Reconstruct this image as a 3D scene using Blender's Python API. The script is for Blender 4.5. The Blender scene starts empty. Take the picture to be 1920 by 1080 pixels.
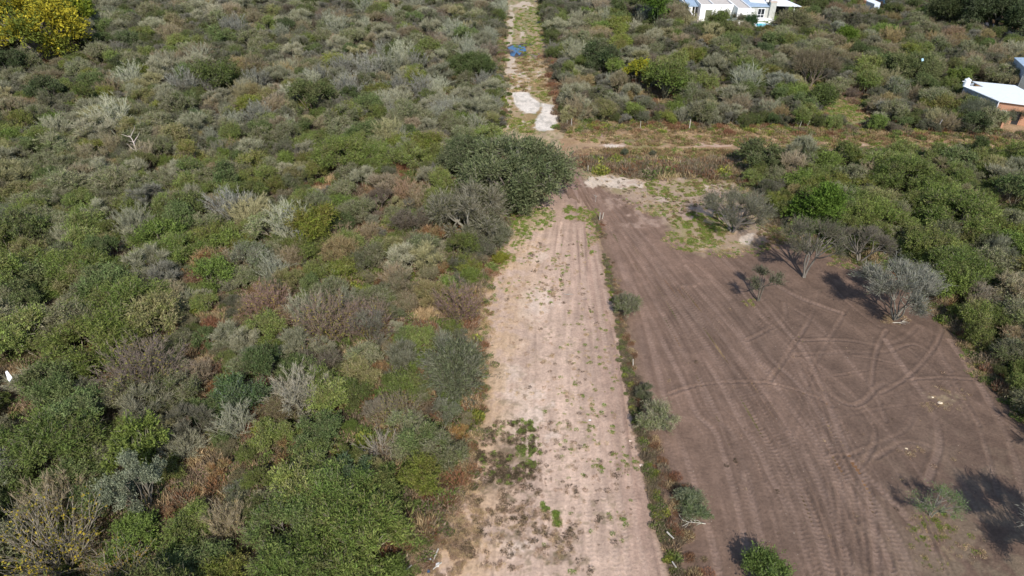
import bpy, math, random
import numpy as np
from mathutils import Vector, Matrix

# ------------------------------------------------------------------ camera, sky, sun, exposure
C = bpy.context.scene
COL = C.collection
CAM_H, PITCH, FPX = 40.0, math.radians(34.8), 1281.0
SIN, COS = math.sin(PITCH), math.cos(PITCH)
cd = bpy.data.cameras.new('camera'); cam = bpy.data.objects.new('camera', cd); COL.objects.link(cam)
cam.location = (0, 0, CAM_H); cam.rotation_euler = (math.pi/2 - PITCH, 0, 0)
cd.sensor_width = 36; cd.lens = FPX/1920*36; cd.clip_start = 0.5; cd.clip_end = 6000
C.camera = cam
SUN_EL, SUN_AZ = math.radians(41), math.radians(9)      # sun stands behind the camera, a little to the right
w = bpy.data.worlds.new('World'); C.world = w; w.use_nodes = True
nt = w.node_tree; bg = nt.nodes['Background']; sky = nt.nodes.new('ShaderNodeTexSky')
sky.sky_type = 'NISHITA'; sky.sun_disc = False; sky.sun_elevation = SUN_EL
sky.sun_rotation = math.pi - SUN_AZ; sky.altitude = 500
nt.links.new(sky.outputs[0], bg.inputs[0]); bg.inputs[1].default_value = 0.15
sd = bpy.data.lights.new('sun', 'SUN'); so = bpy.data.objects.new('sun', sd); COL.objects.link(so)
sd.energy = 4.2; sd.angle = math.radians(0.5); sd.color = (1, 0.95, 0.88)
sv = Vector((math.sin(SUN_AZ)*math.cos(SUN_EL), -math.cos(SUN_AZ)*math.cos(SUN_EL), math.sin(SUN_EL)))
so.rotation_euler = sv.to_track_quat('Z', 'Y').to_euler(); so.location = (0, 0, 60)
C.view_settings.view_transform = 'Standard'; C.view_settings.look = 'None'
C.view_settings.exposure = 0.3; C.view_settings.gamma = 1; C.view_settings.use_curve_mapping = False
C.render.engine = 'CYCLES'
try:
    C.cycles.max_bounces = 6; C.cycles.diffuse_bounces = 3; C.cycles.transmission_bounces = 3
    C.cycles.glossy_bounces = 2; C.cycles.caustics_reflective = False; C.cycles.caustics_refractive = False
except Exception: pass

random.seed(7); rng = np.random.default_rng(7)

# ------------------------------------------------------------------ site survey: photo pixel <-> metres
def G(x, y, z=0.0):
    u = (x-960)/FPX; v = (540-y)/FPX
    dx, dy, dz = u, COS + v*SIN, -SIN + v*COS
    t = (CAM_H - z)/(-dz)
    return (dx*t, dy*t, z)
def P(X, Y, Z=0.0):
    X = np.asarray(X, float); Y = np.asarray(Y, float)
    a = Y*COS + (CAM_H-Z)*SIN
    b = Y*SIN - (CAM_H-Z)*COS
    a = np.maximum(a, 1.0)
    return 960 + X/a*FPX, 540 - b/a*FPX
def gpoly(pts): return np.array([G(x, y)[:2] for x, y in pts])

def hash2(ix, iy, seed):
    n = (ix.astype(np.int64)*374761393 + iy.astype(np.int64)*668265263 + seed*1274126177) & 0xffffffff
    n = ((n ^ (n >> 13))*1274126177) & 0xffffffff
    return ((n ^ (n >> 16)) & 0xffff)/65535.0
def vnoise(x, y, seed=0):
    ix = np.floor(x); iy = np.floor(y); fx = x-ix; fy = y-iy
    fx = fx*fx*(3-2*fx); fy = fy*fy*(3-2*fy)
    a = hash2(ix, iy, seed); b = hash2(ix+1, iy, seed); c = hash2(ix, iy+1, seed); d = hash2(ix+1, iy+1, seed)
    return (a*(1-fx)+b*fx)*(1-fy) + (c*(1-fx)+d*fx)*fy
def fbm(x, y, s, seed=0, o=4):
    r = 0; amp = 1; tot = 0; x = x/s; y = y/s
    for k in range(o):
        r = r + amp*vnoise(x, y, seed+k*17); tot += amp; amp *= .55; x = x*2.03+3.1; y = y*2.03-7.7
    return r/tot
def sstep(a, b, x):
    t = np.clip((x-a)/(b-a), 0, 1); return t*t*(3-2*t)
def seg_dist(X, Y, pts, closed=False):
    """distance to a polyline plus the distance walked along it"""
    best = np.full(X.shape, 1e9); along = np.zeros(X.shape); side = np.zeros(X.shape); L = 0
    n = len(pts)
    for i in range(n if closed else n-1):
        ax, ay = pts[i]; bx, by = pts[(i+1) % n]
        dx, dy = bx-ax, by-ay; l2 = dx*dx+dy*dy+1e-12; l = math.sqrt(l2)
        t = np.clip(((X-ax)*dx + (Y-ay)*dy)/l2, 0, 1)
        d = np.hypot(X-ax-t*dx, Y-ay-t*dy); m = d < best
        best = np.where(m, d, best); along = np.where(m, L+t*l, along)
        side = np.where(m, ((X-ax)*dy - (Y-ay)*dx)/l, side); L += l
    return best, along, side
def inside(X, Y, pts):
    r = np.zeros(X.shape, bool); n = len(pts)
    for i in range(n):
        ax, ay = pts[i]; bx, by = pts[(i+1) % n]
        if ay == by: continue
        r ^= ((ay > Y) != (by > Y)) & (X < (bx-ax)*(Y-ay)/(by-ay)+ax)
    return r
def sdist(X, Y, pts):
    d = seg_dist(X, Y, pts, True)[0]
    return np.where(inside(X, Y, pts), d, -d)

# ------------------------------------------------------------------ materials
def new_mat(name):
    m = bpy.data.materials.new(name); m.use_nodes = True
    return m, m.node_tree.nodes, m.node_tree.links, m.node_tree.nodes['Principled BSDF']
def foliage_material():
    m, N, L, b = new_mat('foliage')
    N.remove(b)
    at = N.new('ShaderNodeAttribute'); at.attribute_name = 'Col'
    oi = N.new('ShaderNodeObjectInfo')
    mx = N.new('ShaderNodeMix'); mx.data_type = 'RGBA'; mx.blend_type = 'MULTIPLY'; mx.inputs[0].default_value = 1
    L.new(at.outputs['Color'], mx.inputs[6]); L.new(oi.outputs['Color'], mx.inputs[7])
    hs = N.new('ShaderNodeHueSaturation'); L.new(mx.outputs[2], hs.inputs['Color'])
    mr = N.new('ShaderNodeMapRange'); mr.inputs[3].default_value = .85; mr.inputs[4].default_value = 1.17
    L.new(oi.outputs['Random'], mr.inputs[0]); L.new(mr.outputs[0], hs.inputs['Value'])
    mm = N.new('ShaderNodeMath'); mm.operation = 'MULTIPLY'; mm.inputs[1].default_value = 7.31
    fr = N.new('ShaderNodeMath'); fr.operation = 'FRACT'; L.new(oi.outputs['Random'], mm.inputs[0]); L.new(mm.outputs[0], fr.inputs[0])
    m2 = N.new('ShaderNodeMapRange'); m2.inputs[3].default_value = .49; m2.inputs[4].default_value = .508
    L.new(fr.outputs[0], m2.inputs[0]); L.new(m2.outputs[0], hs.inputs['Hue'])
    d = N.new('ShaderNodeBsdfDiffuse'); t = N.new('ShaderNodeBsdfTranslucent'); g = N.new('ShaderNodeMixShader')
    g.inputs[0].default_value = .27
    L.new(hs.outputs[0], d.inputs[0]); L.new(hs.outputs[0], t.inputs[0])
    L.new(d.outputs[0], g.inputs[1]); L.new(t.outputs[0], g.inputs[2])
    L.new(g.outputs[0], N['Material Output'].inputs[0])
    return m
def ground_material(name, scale=1.0, bump=.5, speck=.35):
    m, N, L, b = new_mat(name)
    b.inputs['Roughness'].default_value = .95; b.inputs['Specular IOR Level'].default_value = .15
    at = N.new('ShaderNodeAttribute'); at.attribute_name = 'Col'
    tc = N.new('ShaderNodeTexCoord')
    n1 = N.new('ShaderNodeTexNoise'); n1.inputs['Scale'].default_value = 5*scale; n1.inputs['Detail'].default_value = 7
    n1.inputs['Roughness'].default_value = .65
    n2 = N.new('ShaderNodeTexNoise'); n2.inputs['Scale'].default_value = .9*scale; n2.inputs['Detail'].default_value = 5
    v = N.new('ShaderNodeTexVoronoi'); v.inputs['Scale'].default_value = 3.2
    for n in (n1, n2, v): L.new(tc.outputs['Object'], n.inputs['Vector'])
    r1 = N.new('ShaderNodeMapRange'); r1.inputs[1].default_value = .3; r1.inputs[2].default_value = .7
    r1.inputs[3].default_value = .78; r1.inputs[4].default_value = 1.22; L.new(n1.outputs[0], r1.inputs[0])
    r2 = N.new('ShaderNodeMapRange'); r2.inputs[1].default_value = .3; r2.inputs[2].default_value = .7
    r2.inputs[3].default_value = .9; r2.inputs[4].default_value = 1.1; L.new(n2.outputs[0], r2.inputs[0])
    mu = N.new('ShaderNodeMath'); mu.operation = 'MULTIPLY'; L.new(r1.outputs[0], mu.inputs[0]); L.new(r2.outputs[0], mu.inputs[1])
    sc = N.new('ShaderNodeVectorMath'); sc.operation = 'SCALE'; L.new(at.outputs['Color'], sc.inputs[0]); L.new(mu.outputs[0], sc.inputs['Scale'])
    # small clods, pebbles and straw bits
    r3 = N.new('ShaderNodeMapRange'); r3.inputs[1].default_value = .13; r3.inputs[2].default_value = .06; L.new(v.outputs['Distance'], r3.inputs[0])
    sp = N.new('ShaderNodeSeparateColor'); L.new(v.outputs['Color'], sp.inputs[0])
    gt = N.new('ShaderNodeMath'); gt.operation = 'GREATER_THAN'; gt.inputs[1].default_value = 1-speck; L.new(sp.outputs[0], gt.inputs[0])
    mk = N.new('ShaderNodeMath'); mk.operation = 'MULTIPLY'; L.new(r3.outputs[0], mk.inputs[0]); L.new(gt.outputs[0], mk.inputs[1])
    rp = N.new('ShaderNodeValToRGB'); L.new(sp.outputs[1], rp.inputs[0])
    rp.color_ramp.elements[0].color = (.09, .065, .045, 1); rp.color_ramp.elements[1].color = (.55, .48, .38, 1)
    e = rp.color_ramp.elements.new(.35); e.color = (.12, .13, .06, 1); e = rp.color_ramp.elements.new(.7); e.color = (.33, .24, .16, 1)
    mk2 = N.new('ShaderNodeMath'); mk2.operation = 'MULTIPLY'; mk2.inputs[1].default_value = .75; L.new(mk.outputs[0], mk2.inputs[0])
    mx = N.new('ShaderNodeMix'); mx.data_type = 'RGBA'; L.new(mk2.outputs[0], mx.inputs[0]); L.new(sc.outputs[0], mx.inputs[6]); L.new(rp.outputs[0], mx.inputs[7])
    L.new(mx.outputs[2], b.inputs['Base Color'])
    bp = N.new('ShaderNodeBump'); bp.inputs['Strength'].default_value = bump; bp.inputs['Distance'].default_value = .12
    L.new(n1.outputs[0], bp.inputs['Height']); L.new(bp.outputs[0], b.inputs['Normal'])
    return m
def plain(name, col, rough=.8, var=.12, scale=3., metal=0., bump=0., wave=None):
    m, N, L, b = new_mat(name)
    b.inputs['Roughness'].default_value = rough; b.inputs['Metallic'].default_value = metal
    tc = N.new('ShaderNodeTexCoord'); n = N.new('ShaderNodeTexNoise'); n.inputs['Scale'].default_value = scale
    n.inputs['Detail'].default_value = 6; L.new(tc.outputs['Object'], n.inputs['Vector'])
    r = N.new('ShaderNodeMapRange'); r.inputs[1].default_value = .3; r.inputs[2].default_value = .7
    r.inputs[3].default_value = 1-var; r.inputs[4].default_value = 1+var; L.new(n.outputs[0], r.inputs[0])
    s = N.new('ShaderNodeVectorMath'); s.operation = 'SCALE'; s.inputs[0].default_value = col
    L.new(r.outputs[0], s.inputs['Scale']); L.new(s.outputs[0], b.inputs['Base Color'])
    if wave:
        wv = N.new('ShaderNodeTexWave'); wv.inputs['Scale'].default_value = wave; L.new(tc.outputs['Object'], wv.inputs[0])
        bp = N.new('ShaderNodeBump'); bp.inputs['Strength'].default_value = .6; bp.inputs['Distance'].default_value = .05
        L.new(wv.outputs[1], bp.inputs['Height']); L.new(bp.outputs[0], b.inputs['Normal'])
    return m
M_FOL = foliage_material()
M_SOIL = ground_material('thicket_soil', 1.0, .8, .5)
M_DIRT = ground_material('bare_dirt', 1.0, .55, .22)

# ------------------------------------------------------------------ object helpers
def tag(o, label=None, cat=None, group=None, kind=None):
    if label: o['label'] = label
    if cat: o['category'] = cat
    if group: o['group'] = group
    if kind: o['kind'] = kind
    return o
def link(name, data, parent=None, mat=None):
    o = bpy.data.objects.new(name, data); COL.objects.link(o)
    if parent: o.parent = parent
    if mat is not None and data is not None and not data.materials: data.materials.append(mat)
    return o
def empty(name, loc, rz=0.):
    o = bpy.data.objects.new(name, None); COL.objects.link(o); o.location = loc; o.rotation_euler = (0, 0, rz)
    o.empty_display_size = .3
    return o
def np_mesh(name, V, F, cols=None, smooth=False, mat=None):
    """V (n,3), F (m,k) with k corners"""
    me = bpy.data.meshes.new(name); V = np.asarray(V, np.float32); F = np.asarray(F, np.int32); k = F.shape[1]
    me.vertices.add(len(V)); me.vertices.foreach_set('co', V.ravel())
    me.loops.add(F.size); me.loops.foreach_set('vertex_index', F.ravel())
    me.polygons.add(len(F)); me.polygons.foreach_set('loop_start', np.arange(len(F), dtype=np.int32)*k)
    me.polygons.foreach_set('loop_total', np.full(len(F), k, np.int32))
    if smooth: me.polygons.foreach_set('use_smooth', np.ones(len(F), bool))
    if cols is not None:
        a = me.attributes.new('Col', 'FLOAT_COLOR', 'POINT')
        c4 = np.ones((len(V), 4), np.float32); c4[:, :3] = cols; a.data.foreach_set('color', c4.ravel())
    me.update(calc_edges=True)
    if mat: me.materials.append(mat)
    return me
class MB:
    """collects boxes, prisms and tubes into one mesh"""
    def __init__(s): s.v = []; s.f = []
    def box(s, x0, x1, y0, y1, z0, z1):
        n = len(s.v); s.v += [(x, y, z) for z in (z0, z1) for x, y in ((x0, y0), (x1, y0), (x1, y1), (x0, y1))]
        s.f += [tuple(n+i for i in q) for q in ((0, 3, 2, 1), (4, 5, 6, 7), (0, 1, 5, 4), (1, 2, 6, 5), (2, 3, 7, 6), (3, 0, 4, 7))]
        return s
    def prism(s, pts, z0, z1):
        """z0/z1 a number or one per corner"""
        n = len(pts); k = len(s.v)
        a = sum(pts[i][0]*pts[(i+1) % n][1]-pts[(i+1) % n][0]*pts[i][1] for i in range(n))
        Z0 = z0 if hasattr(z0, '__len__') else [z0]*n; Z1 = z1 if hasattr(z1, '__len__') else [z1]*n
        if a < 0: pts = pts[::-1]; Z0 = Z0[::-1]; Z1 = Z1[::-1]
        s.v += [(p[0], p[1], z) for p, z in zip(pts, Z0)] + [(p[0], p[1], z) for p, z in zip(pts, Z1)]
        s.f.append(tuple(range(k+n-1, k-1, -1))); s.f.append(tuple(range(k+n, k+2*n)))
        for i in range(n): j = (i+1) % n; s.f.append((k+i, k+j, k+n+j, k+n+i))
        return s
    def wall(s, a, b, t, z0, z1, z1b=None):
        """a wall from a to b, thickness t to its left"""
        ax, ay = a[:2]; bx, by = b[:2]; l = math.hypot(bx-ax, by-ay); nx, ny = -(by-ay)/l*t, (bx-ax)/l*t
        zb = z1 if z1b is None else z1b
        return s.prism([(ax, ay), (bx, by), (bx+nx, by+ny), (ax+nx, ay+ny)], z0, [z1, zb, zb, z1])
    def tube(s, pts, rad, n=8, cap=True):
        k = len(s.v); pts = [Vector(p) for p in pts]; R = rad if hasattr(rad, '__len__') else [rad]*len(pts)
        for i, p in enumerate(pts):
            d = (pts[min(i+1, len(pts)-1)] - pts[max(i-1, 0)]).normalized()
            a = d.orthogonal().normalized() if abs(d.z) < .99 else Vector((1, 0, 0)); b = d.cross(a)
            for j in range(n):
                t = j/n*2*math.pi; s.v.append(tuple(p + (a*math.cos(t)+b*math.sin(t))*R[i]))
        for i in range(len(pts)-1):
            for j in range(n):
                q = (j+1) % n; s.f.append((k+i*n+j, k+i*n+q, k+(i+1)*n+q, k+(i+1)*n+j))
        if cap: s.f.append(tuple(range(k+n-1, k-1, -1))); s.f.append(tuple(k+(len(pts)-1)*n+j for j in range(n)))
        return s
    def build(s, name, mat, parent=None, loc=(0, 0, 0), bevel=0):
        me = bpy.data.meshes.new(name); me.from_pydata(s.v, [], s.f); me.update(); me.materials.append(mat)
        o = bpy.data.objects.new(name, me); COL.objects.link(o); o.location = loc
        if parent: o.parent = parent
        if bevel:
            b = o.modifiers.new('b', 'BEVEL'); b.width = bevel; b.segments = 2
        return o

# ------------------------------------------------------------------ cleared areas, in photo pixels on flat ground
ROAD = gpoly([(720, 1400), (748, 1130), (775, 1040), (835, 960), (872, 860), (893, 770), (905, 690), (890, 640), (880, 600), (900, 540), (922, 490),
              (948, 430), (975, 395), (1020, 372), (1040, 330), (1060, 300), (1085, 292), (1095, 330), (1112, 400), (1128, 450), (1145, 520), (1168, 600),
              (1186, 690), (1200, 770), (1222, 870), (1245, 970), (1270, 1080), (1290, 1160), (1345, 1400)])
FIELD = gpoly([(1343, 1400), (1288, 1160), (1268, 1080), (1240, 965), (1216, 865), (1190, 765), (1176, 680), (1160, 600), (1140, 520), (1122, 450),
               (1106, 400), (1060, 372), (1040, 350), (1050, 318), (1070, 285), (1092, 285), (1105, 318), (1240, 330), (1330, 330), (1390, 345), (1430, 385),
               (1455, 430), (1530, 462), (1580, 478), (1665, 500), (1720, 540), (1760, 590), (1805, 640), (1850, 705), (1900, 765), (1960, 830),
               (2040, 900), (2150, 1040), (2250, 1180), (2500, 1400)])
LANE = gpoly([(1045, 262), (1068, 243), (1180, 238), (1300, 241), (1450, 245), (1600, 250), (1750, 257), (1880, 262), (2080, 268), (2100, 300),
              (1920, 290), (1800, 290), (1700, 284), (1560, 287), (1400, 290), (1340, 300), (1230, 296), (1130, 300), (1105, 318), (1070, 322), (1050, 320)])
FAR = gpoly([(945, 262), (945, 200), (944, 150), (942, 110), (945, 60), (950, 20), (952, -14), (1006, -14), (1012, 30), (1020, 70), (1030, 120), (1042, 180),
             (1053, 235), (1062, 262), (1050, 300), (945, 330)])
YARD = gpoly([(1290, -10), (1480, -14), (1500, 20), (1472, 66), (1440, 74), (1400, 66), (1330, 66), (1290, 50)])
PATHVIEW = gpoly([(1838, 40), (1835, 56), (1900, 92), (1970, 120), (1970, 70), (1900, 45)])
YARD2 = gpoly([(1808, 176), (1830, 152), (1870, 175), (1990, 170), (1990, 268), (1872, 246)])
LANEPATH = gpoly([(1840, 44), (1860, 52), (1905, 70), (1960, 95), (1960, 84), (1900, 60), (1860, 44), (1845, 40)])
GLADE = gpoly([(1520, 175), (1575, 185), (1640, 225), (1600, 245), (1560, 225), (1500, 170)])

# ------------------------------------------------------------------ ground sheets
def blobmask(px, py, blobs, nz):
    m = np.zeros(px.shape)
    for x, y, rx, ry, s in blobs:
        m = np.maximum(m, s*(1-np.sqrt(((px-x)/rx)**2+((py-y)/ry)**2)*.75))
    return m + (nz-.5)*1.1
def mixc(c, col, m): return c*(1-m[:, None]) + np.array(col)*m[:, None]
def sheet(name, poly, step, z, paint, mat, ragged=.5, skirt=.05):
    x0, y0 = poly.min(0)-1.5; x1, y1 = poly.max(0)+1.5
    xs = np.arange(x0, x1, step); ys = np.arange(y0, y1, step); nx, ny = len(xs), len(ys)
    X, Y = np.meshgrid(xs, ys); X = X.ravel(); Y = Y.ravel()
    d = sdist(X, Y, poly) + (fbm(X, Y, 1.6, 5, 3)-.5)*2*ragged
    px, py = P(X, Y)
    col, h = paint(X, Y, px, py, d)
    fade = sstep(0, .8, d)
    Z = z + h*fade
    idx = np.arange(nx*ny).reshape(ny, nx)
    F = np.stack([idx[:-1, :-1], idx[:-1, 1:], idx[1:, 1:], idx[1:, :-1]], -1).reshape(-1, 4)
    keep = (d[F] > 0).all(1); F = F[keep]
    used = np.unique(F); remap = np.full(nx*ny, -1); remap[used] = np.arange(len(used))
    V = np.stack([X, Y, Z], 1)[used]
    me = np_mesh(name, V, remap[F], col[used], True, mat)
    return tag(link(name, me), kind='structure')

def smooth(g, k=6):
    g = np.vstack([2*g[0]-g[1], g, 2*g[-1]-g[-2]]); out = []
    for i in range(1, len(g)-2):
        for t in np.arange(k)/k:
            out.append(.5*(2*g[i]+(g[i+1]-g[i-1])*t+(2*g[i-1]-5*g[i]+4*g[i+1]-g[i+2])*t*t+(3*g[i]-g[i-1]-3*g[i+1]+g[i+2])*t**3))
    return np.array(out+[g[-2]])
def tracks_px(lines, width=.55):
    return [(smooth(gpoly(l)), width) for l in lines]
# wheel ruts left by a tractor on the cleared lot (control points surveyed from the photo)
T = [
 [(1062, 318), (1090, 380), (1150, 470), (1200, 560), (1262, 680), (1283, 722), (1305, 775), (1340, 810), (1355, 850), (1372, 910), (1390, 985), (1410, 1090)],
 [(1075, 312), (1120, 385), (1190, 480), (1260, 580), (1310, 660), (1350, 720), (1370, 757), (1393, 803), (1423, 850), (1447, 900), (1470, 940), (1487, 987), (1513, 1047), (1533, 1100)],
 [(1082, 312), (1135, 385), (1215, 475), (1290, 570), (1345, 655), (1390, 727), (1417, 757), (1447, 807), (1470, 853), (1493, 900), (1513, 940), (1533, 993), (1567, 1090)],
 [(1280, 540), (1340, 610), (1380, 660), (1430, 730), (1460, 777), (1493, 820), (1520, 867), (1540, 907), (1553, 973), (1573, 1020), (1583, 1090)],
 [(1286, 500), (1340, 560), (1385, 620), (1425, 680), (1467, 720), (1507, 777), (1537, 820), (1563, 860), (1590, 907), (1600, 950), (1610, 1090)],
 [(1320, 470), (1400, 560), (1440, 610), (1480, 660), (1513, 727), (1530, 773), (1547, 820), (1573, 880), (1600, 933), (1627, 973), (1660, 1040), (1680, 1100)],
 [(1500, 690), (1560, 745), (1610, 760), (1657, 720), (1690, 760), (1710, 780), (1693, 810), (1647, 833), (1600, 853), (1560, 858)],
 [(1575, 735), (1623, 780), (1640, 827), (1600, 905), (1606, 980)],
 [(1437, 540), (1480, 575), (1520, 600), (1560, 640), (1600, 690), (1640, 740), (1660, 790)],
 [(1535, 546), (1520, 595), (1500, 630), (1467, 680), (1440, 720)],
 [(1500, 640), (1590, 640), (1650, 650), (1697, 634), (1723, 613), (1740, 640), (1780, 700), (1820, 770), (1850, 850), (1870, 930)],
 [(1490, 668), (1580, 662), (1660, 662), (1713, 647), (1760, 680), (1800, 740), (1835, 800)],
 [(1600, 560), (1570, 610), (1530, 680), (1500, 760), (1480, 820)],
 [(1400, 640), (1440, 620), (1470, 600), (1470, 570)],
 [(1640, 860), (1700, 830), (1760, 850), (1800, 900), (1840, 980)],
 [(1780, 640), (1840, 730), (1890, 830), (1920, 930)],
 [(1150, 440), (1190, 540), (1220, 640), (1250, 760), (1290, 870), (1330, 1000), (1350, 1090)],
 [(1135, 420), (1185, 560), (1215, 700), (1240, 800), (1275, 900)],
 [(1360, 470), (1430, 520), (1500, 560), (1580, 590)],
 [(1660, 640), (1700, 700), (1740, 760), (1760, 830), (1740, 900)],
 [(1560, 860), (1620, 930), (1670, 1010), (1710, 1100)],
 [(1600, 870), (1670, 940), (1740, 1020), (1780, 1100)],
]
FT = [(l, .44 if k < 6 or k > 14 else .32) for k, (l, _) in enumerate(tracks_px(T, .5))]
for k, (l, wd) in enumerate(list(FT)):       # the twin wheel of the same axle, and fainter earlier passes beside the long runs
    if len(l) > 45 and (k < 6 or k in (16, 17)):
        FT.append((l + np.array([1.25, .1]), .42))
        for q in (.55, -.8, 2.1): FT.append((l + np.array([q+.3*math.sin(k*3.+q), .3*q]), .24))
tr_ = np.random.default_rng(5)
for k in range(13):                          # tight turns of the tractor round the trees
    x, y = G(tr_.uniform(1540, 1800), tr_.uniform(570, 800))[:2]; a = tr_.uniform(0, 6.28); cv = tr_.choice([-1, 1])*tr_.uniform(.02, .1); pts = []
    for i in range(int(tr_.integers(14, 34))): pts.append((x, y)); x += .55*math.cos(a); y += .55*math.sin(a); a += cv*.55*(1+.4*math.sin(i*.3))
    FT.append((np.array(pts), tr_.choice([.2, .26, .32])))
for k in range(14):
    f = tr_.uniform(0, 1); l = [(1075+40*f, 320), (1130+90*f, 420), (1200+200*f, 560), (1270+330*f, 720), (1330+420*f, 880), (1380+480*f, 1090)]
    FT.append((smooth(gpoly(l))+tr_.normal(0, .2, 2), tr_.choice([.2, .26, .38])))
RT = []
for f in (.12, .2, .34, .42, .56, .62, .72, .78, .86, .93):
    L_ = [(900, 640, 1175), (925, 540, 1150), (950, 460, 1130), (975, 420, 1118), (900, 700, 1186), (895, 790, 1203), (880, 900, 1227), (865, 1000, 1252), (850, 1100, 1275)]
    L_.sort(key=lambda t: t[1])
    RT.append((gpoly([(a+(b-a)*(f+.012*math.sin(y/60+f*30)), y) for a, y, b in L_]), .38))
RT.append((gpoly([(1060, 318), (1070, 360), (1062, 400), (1050, 450), (1040, 520)]), .45))
RT.append((gpoly([(1075, 318), (1085, 370), (1090, 420), (1092, 480), (1096, 560)]), .45))

def rut(X, Y, tr, lugs=True):
    """raised colour and depth of the ruts"""
    light = np.zeros(X.shape); hgt = np.zeros(X.shape)
    for k, (pts, wd) in enumerate(tr):
        x0, y0 = pts.min(0)-2; x1, y1 = pts.max(0)+2
        m = (X > x0) & (X < x1) & (Y > y0) & (Y < y1)
        if not m.any(): continue
        wob = (fbm(X[m], Y[m], 3.0, 40+k, 2)-.5)*.35
        d, s, _ = seg_dist(X[m], Y[m], pts); d = np.abs(d+wob*.4)
        str_ = .35+.65*sstep(.3, .6, fbm(s, s*0+k*9.1, 5.0, 60+k, 2))
        core = 1-sstep(wd*.45, wd*.75, d); rim = np.exp(-((d-wd*.85)/.13)**2)
        lug = .5+.5*np.sin(s*2*math.pi/.34 + d*7)
        light[m] = np.maximum(light[m], core*str_*(.45+.55*lug)*(1 if wd > .36 else .6)) - rim*.28*str_*(1-light[m])
        hgt[m] += (-.05*core + .03*core*lug + .045*rim)*str_
    return light, hgt

PALE_FIELD = [(1150, 342, 60, 17, 1.15), (1200, 348, 20, 10, 1.0), (1250, 376, 26, 6, .95), (1330, 352, 26, 8, .95), (1290, 335, 30, 7, .8), (1400, 450, 18, 16, 1.1), (1380, 432, 12, 10, .9)]
GREEN_FIELD = [(1270, 355, 60, 24, .95), (1330, 425, 50, 16, 1.0), (1300, 450, 55, 28, .9), (1250, 330, 60, 12, .9), (1350, 340, 70, 20, .8), (1225, 395, 30, 10, .7), (1345, 470, 40, 14, .7)]
WEEDY = gpoly([(1078, 318), (1112, 345), (1165, 374), (1215, 402), (1255, 440), (1300, 474), (1390, 480), (1425, 462), (1445, 420), (1420, 375), (1390, 335), (1200, 320)])
def paint_field(X, Y, px, py, d):
    n1 = fbm(X, Y, 9, 1, 5); n2 = fbm(X, Y, 1.3, 2, 4); n3 = fbm(X, Y, .5, 3, 3)
    # streaks dragged along the driving direction
    ax_, ay_ = G(1075, 225)[:2]; th = np.arctan2(X-ax_, ay_-Y); rr = np.hypot(X-ax_, Y-ay_); st = .6*fbm(th*46, rr*.05, 1, 9, 4)+.4*fbm(th*130, rr*.12, 1, 19, 3)
    c = np.tile(np.array([.165, .113, .086]), (len(X), 1))
    warm = sstep(640, 300, py)*.7 + sstep(1500, 1150, px)*.45
    c = mixc(c, (.275, .18, .135), np.clip(warm + (n1-.5)*.8, 0, 1)*.75)
    c *= (.62+.35*n2)[:, None]; c *= (.62+.76*st)[:, None]; c *= np.array([1.0, .965, .92])
    olive = np.clip((py-760)/300, 0, 1)*np.clip((px-1560)/250, 0, 1)
    c = mixc(c, (.17, .13, .088), olive*sstep(.4, .6, n2)*.7)
    lt, h = rut(X, Y, FT)
    c = mixc(c, (.36, .25, .195), np.clip(lt, 0, 1)*.42*(.5+.5*n3))
    c *= (1-.45*np.clip(-lt, 0, 1))[:, None]
    wd_ = sdist(X, Y, WEEDY) + (n2-.5)*2.2 + (n1-.5)*2
    m = sstep(-.6, 1.2, wd_); c = mixc(c, (.36, .262, .185), m*.85); c = mixc(c, (.25, .205, .10), m*sstep(.42, .62, fbm(X, Y, 2.2, 77, 4))*.75)
    m = sstep(.42, .62, blobmask(px, py, PALE_FIELD, n2)); c = mixc(c, (.56, .46, .37), m*(.75+.25*n3))
    near = sstep(480, 430, py)*sstep(1110, 1200, px)
    m = sstep(.35, .6, blobmask(px, py, [(1290, 380, 150, 60, .9), (1160, 375, 70, 20, .6)], n2)); c = mixc(c, (.36, .255, .195), m*.7)
    m = sstep(.3, .95, blobmask(px, py, GREEN_FIELD, n3)); c = mixc(c, (.26, .22, .10), m*.6)
    m = sstep(.5, .9, blobmask(px, py, [(1770, 750, 60, 28, .8), (1780, 1035, 90, 40, .6)], n3)); c = mixc(c, (.33, .26, .15), m*.5)
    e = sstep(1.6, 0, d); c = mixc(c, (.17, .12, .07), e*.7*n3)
    h = h + (n2-.5)*.05 + (st-.5)*.14
    return c, h + .05
PALE_ROAD = [(1000, 570, 50, 45, .95), (960, 700, 60, 60, .9), (985, 790, 90, 70, .8), (1010, 480, 45, 30, .75), (960, 740, 60, 40, .9), (960, 1030, 60, 50, .6), (1150, 545, 25, 12, .3)]
GREEN_ROAD = [(990, 410, 52, 26, 1.05), (965, 440, 30, 22, .9), (1010, 425, 25, 16, .9), (945, 480, 24, 20, .9), (1065, 400, 14, 14, .8), (1095, 405, 30, 14, .9),
              (1000, 520, 60, 40, .35), (985, 860, 30, 20, .9), (1045, 965, 12, 20, .9), (1155, 865, 40, 20, .5), (1100, 930, 200, 100, .38), (1030, 640, 140, 120, .42)]
DARK_ROAD = [(950, 850, 60, 60, .95), (940, 900, 80, 60, .85), (985, 800, 24, 14, .8), (1050, 1050, 80, 30, .7), (960, 1000, 120, 40, .6)]
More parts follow.
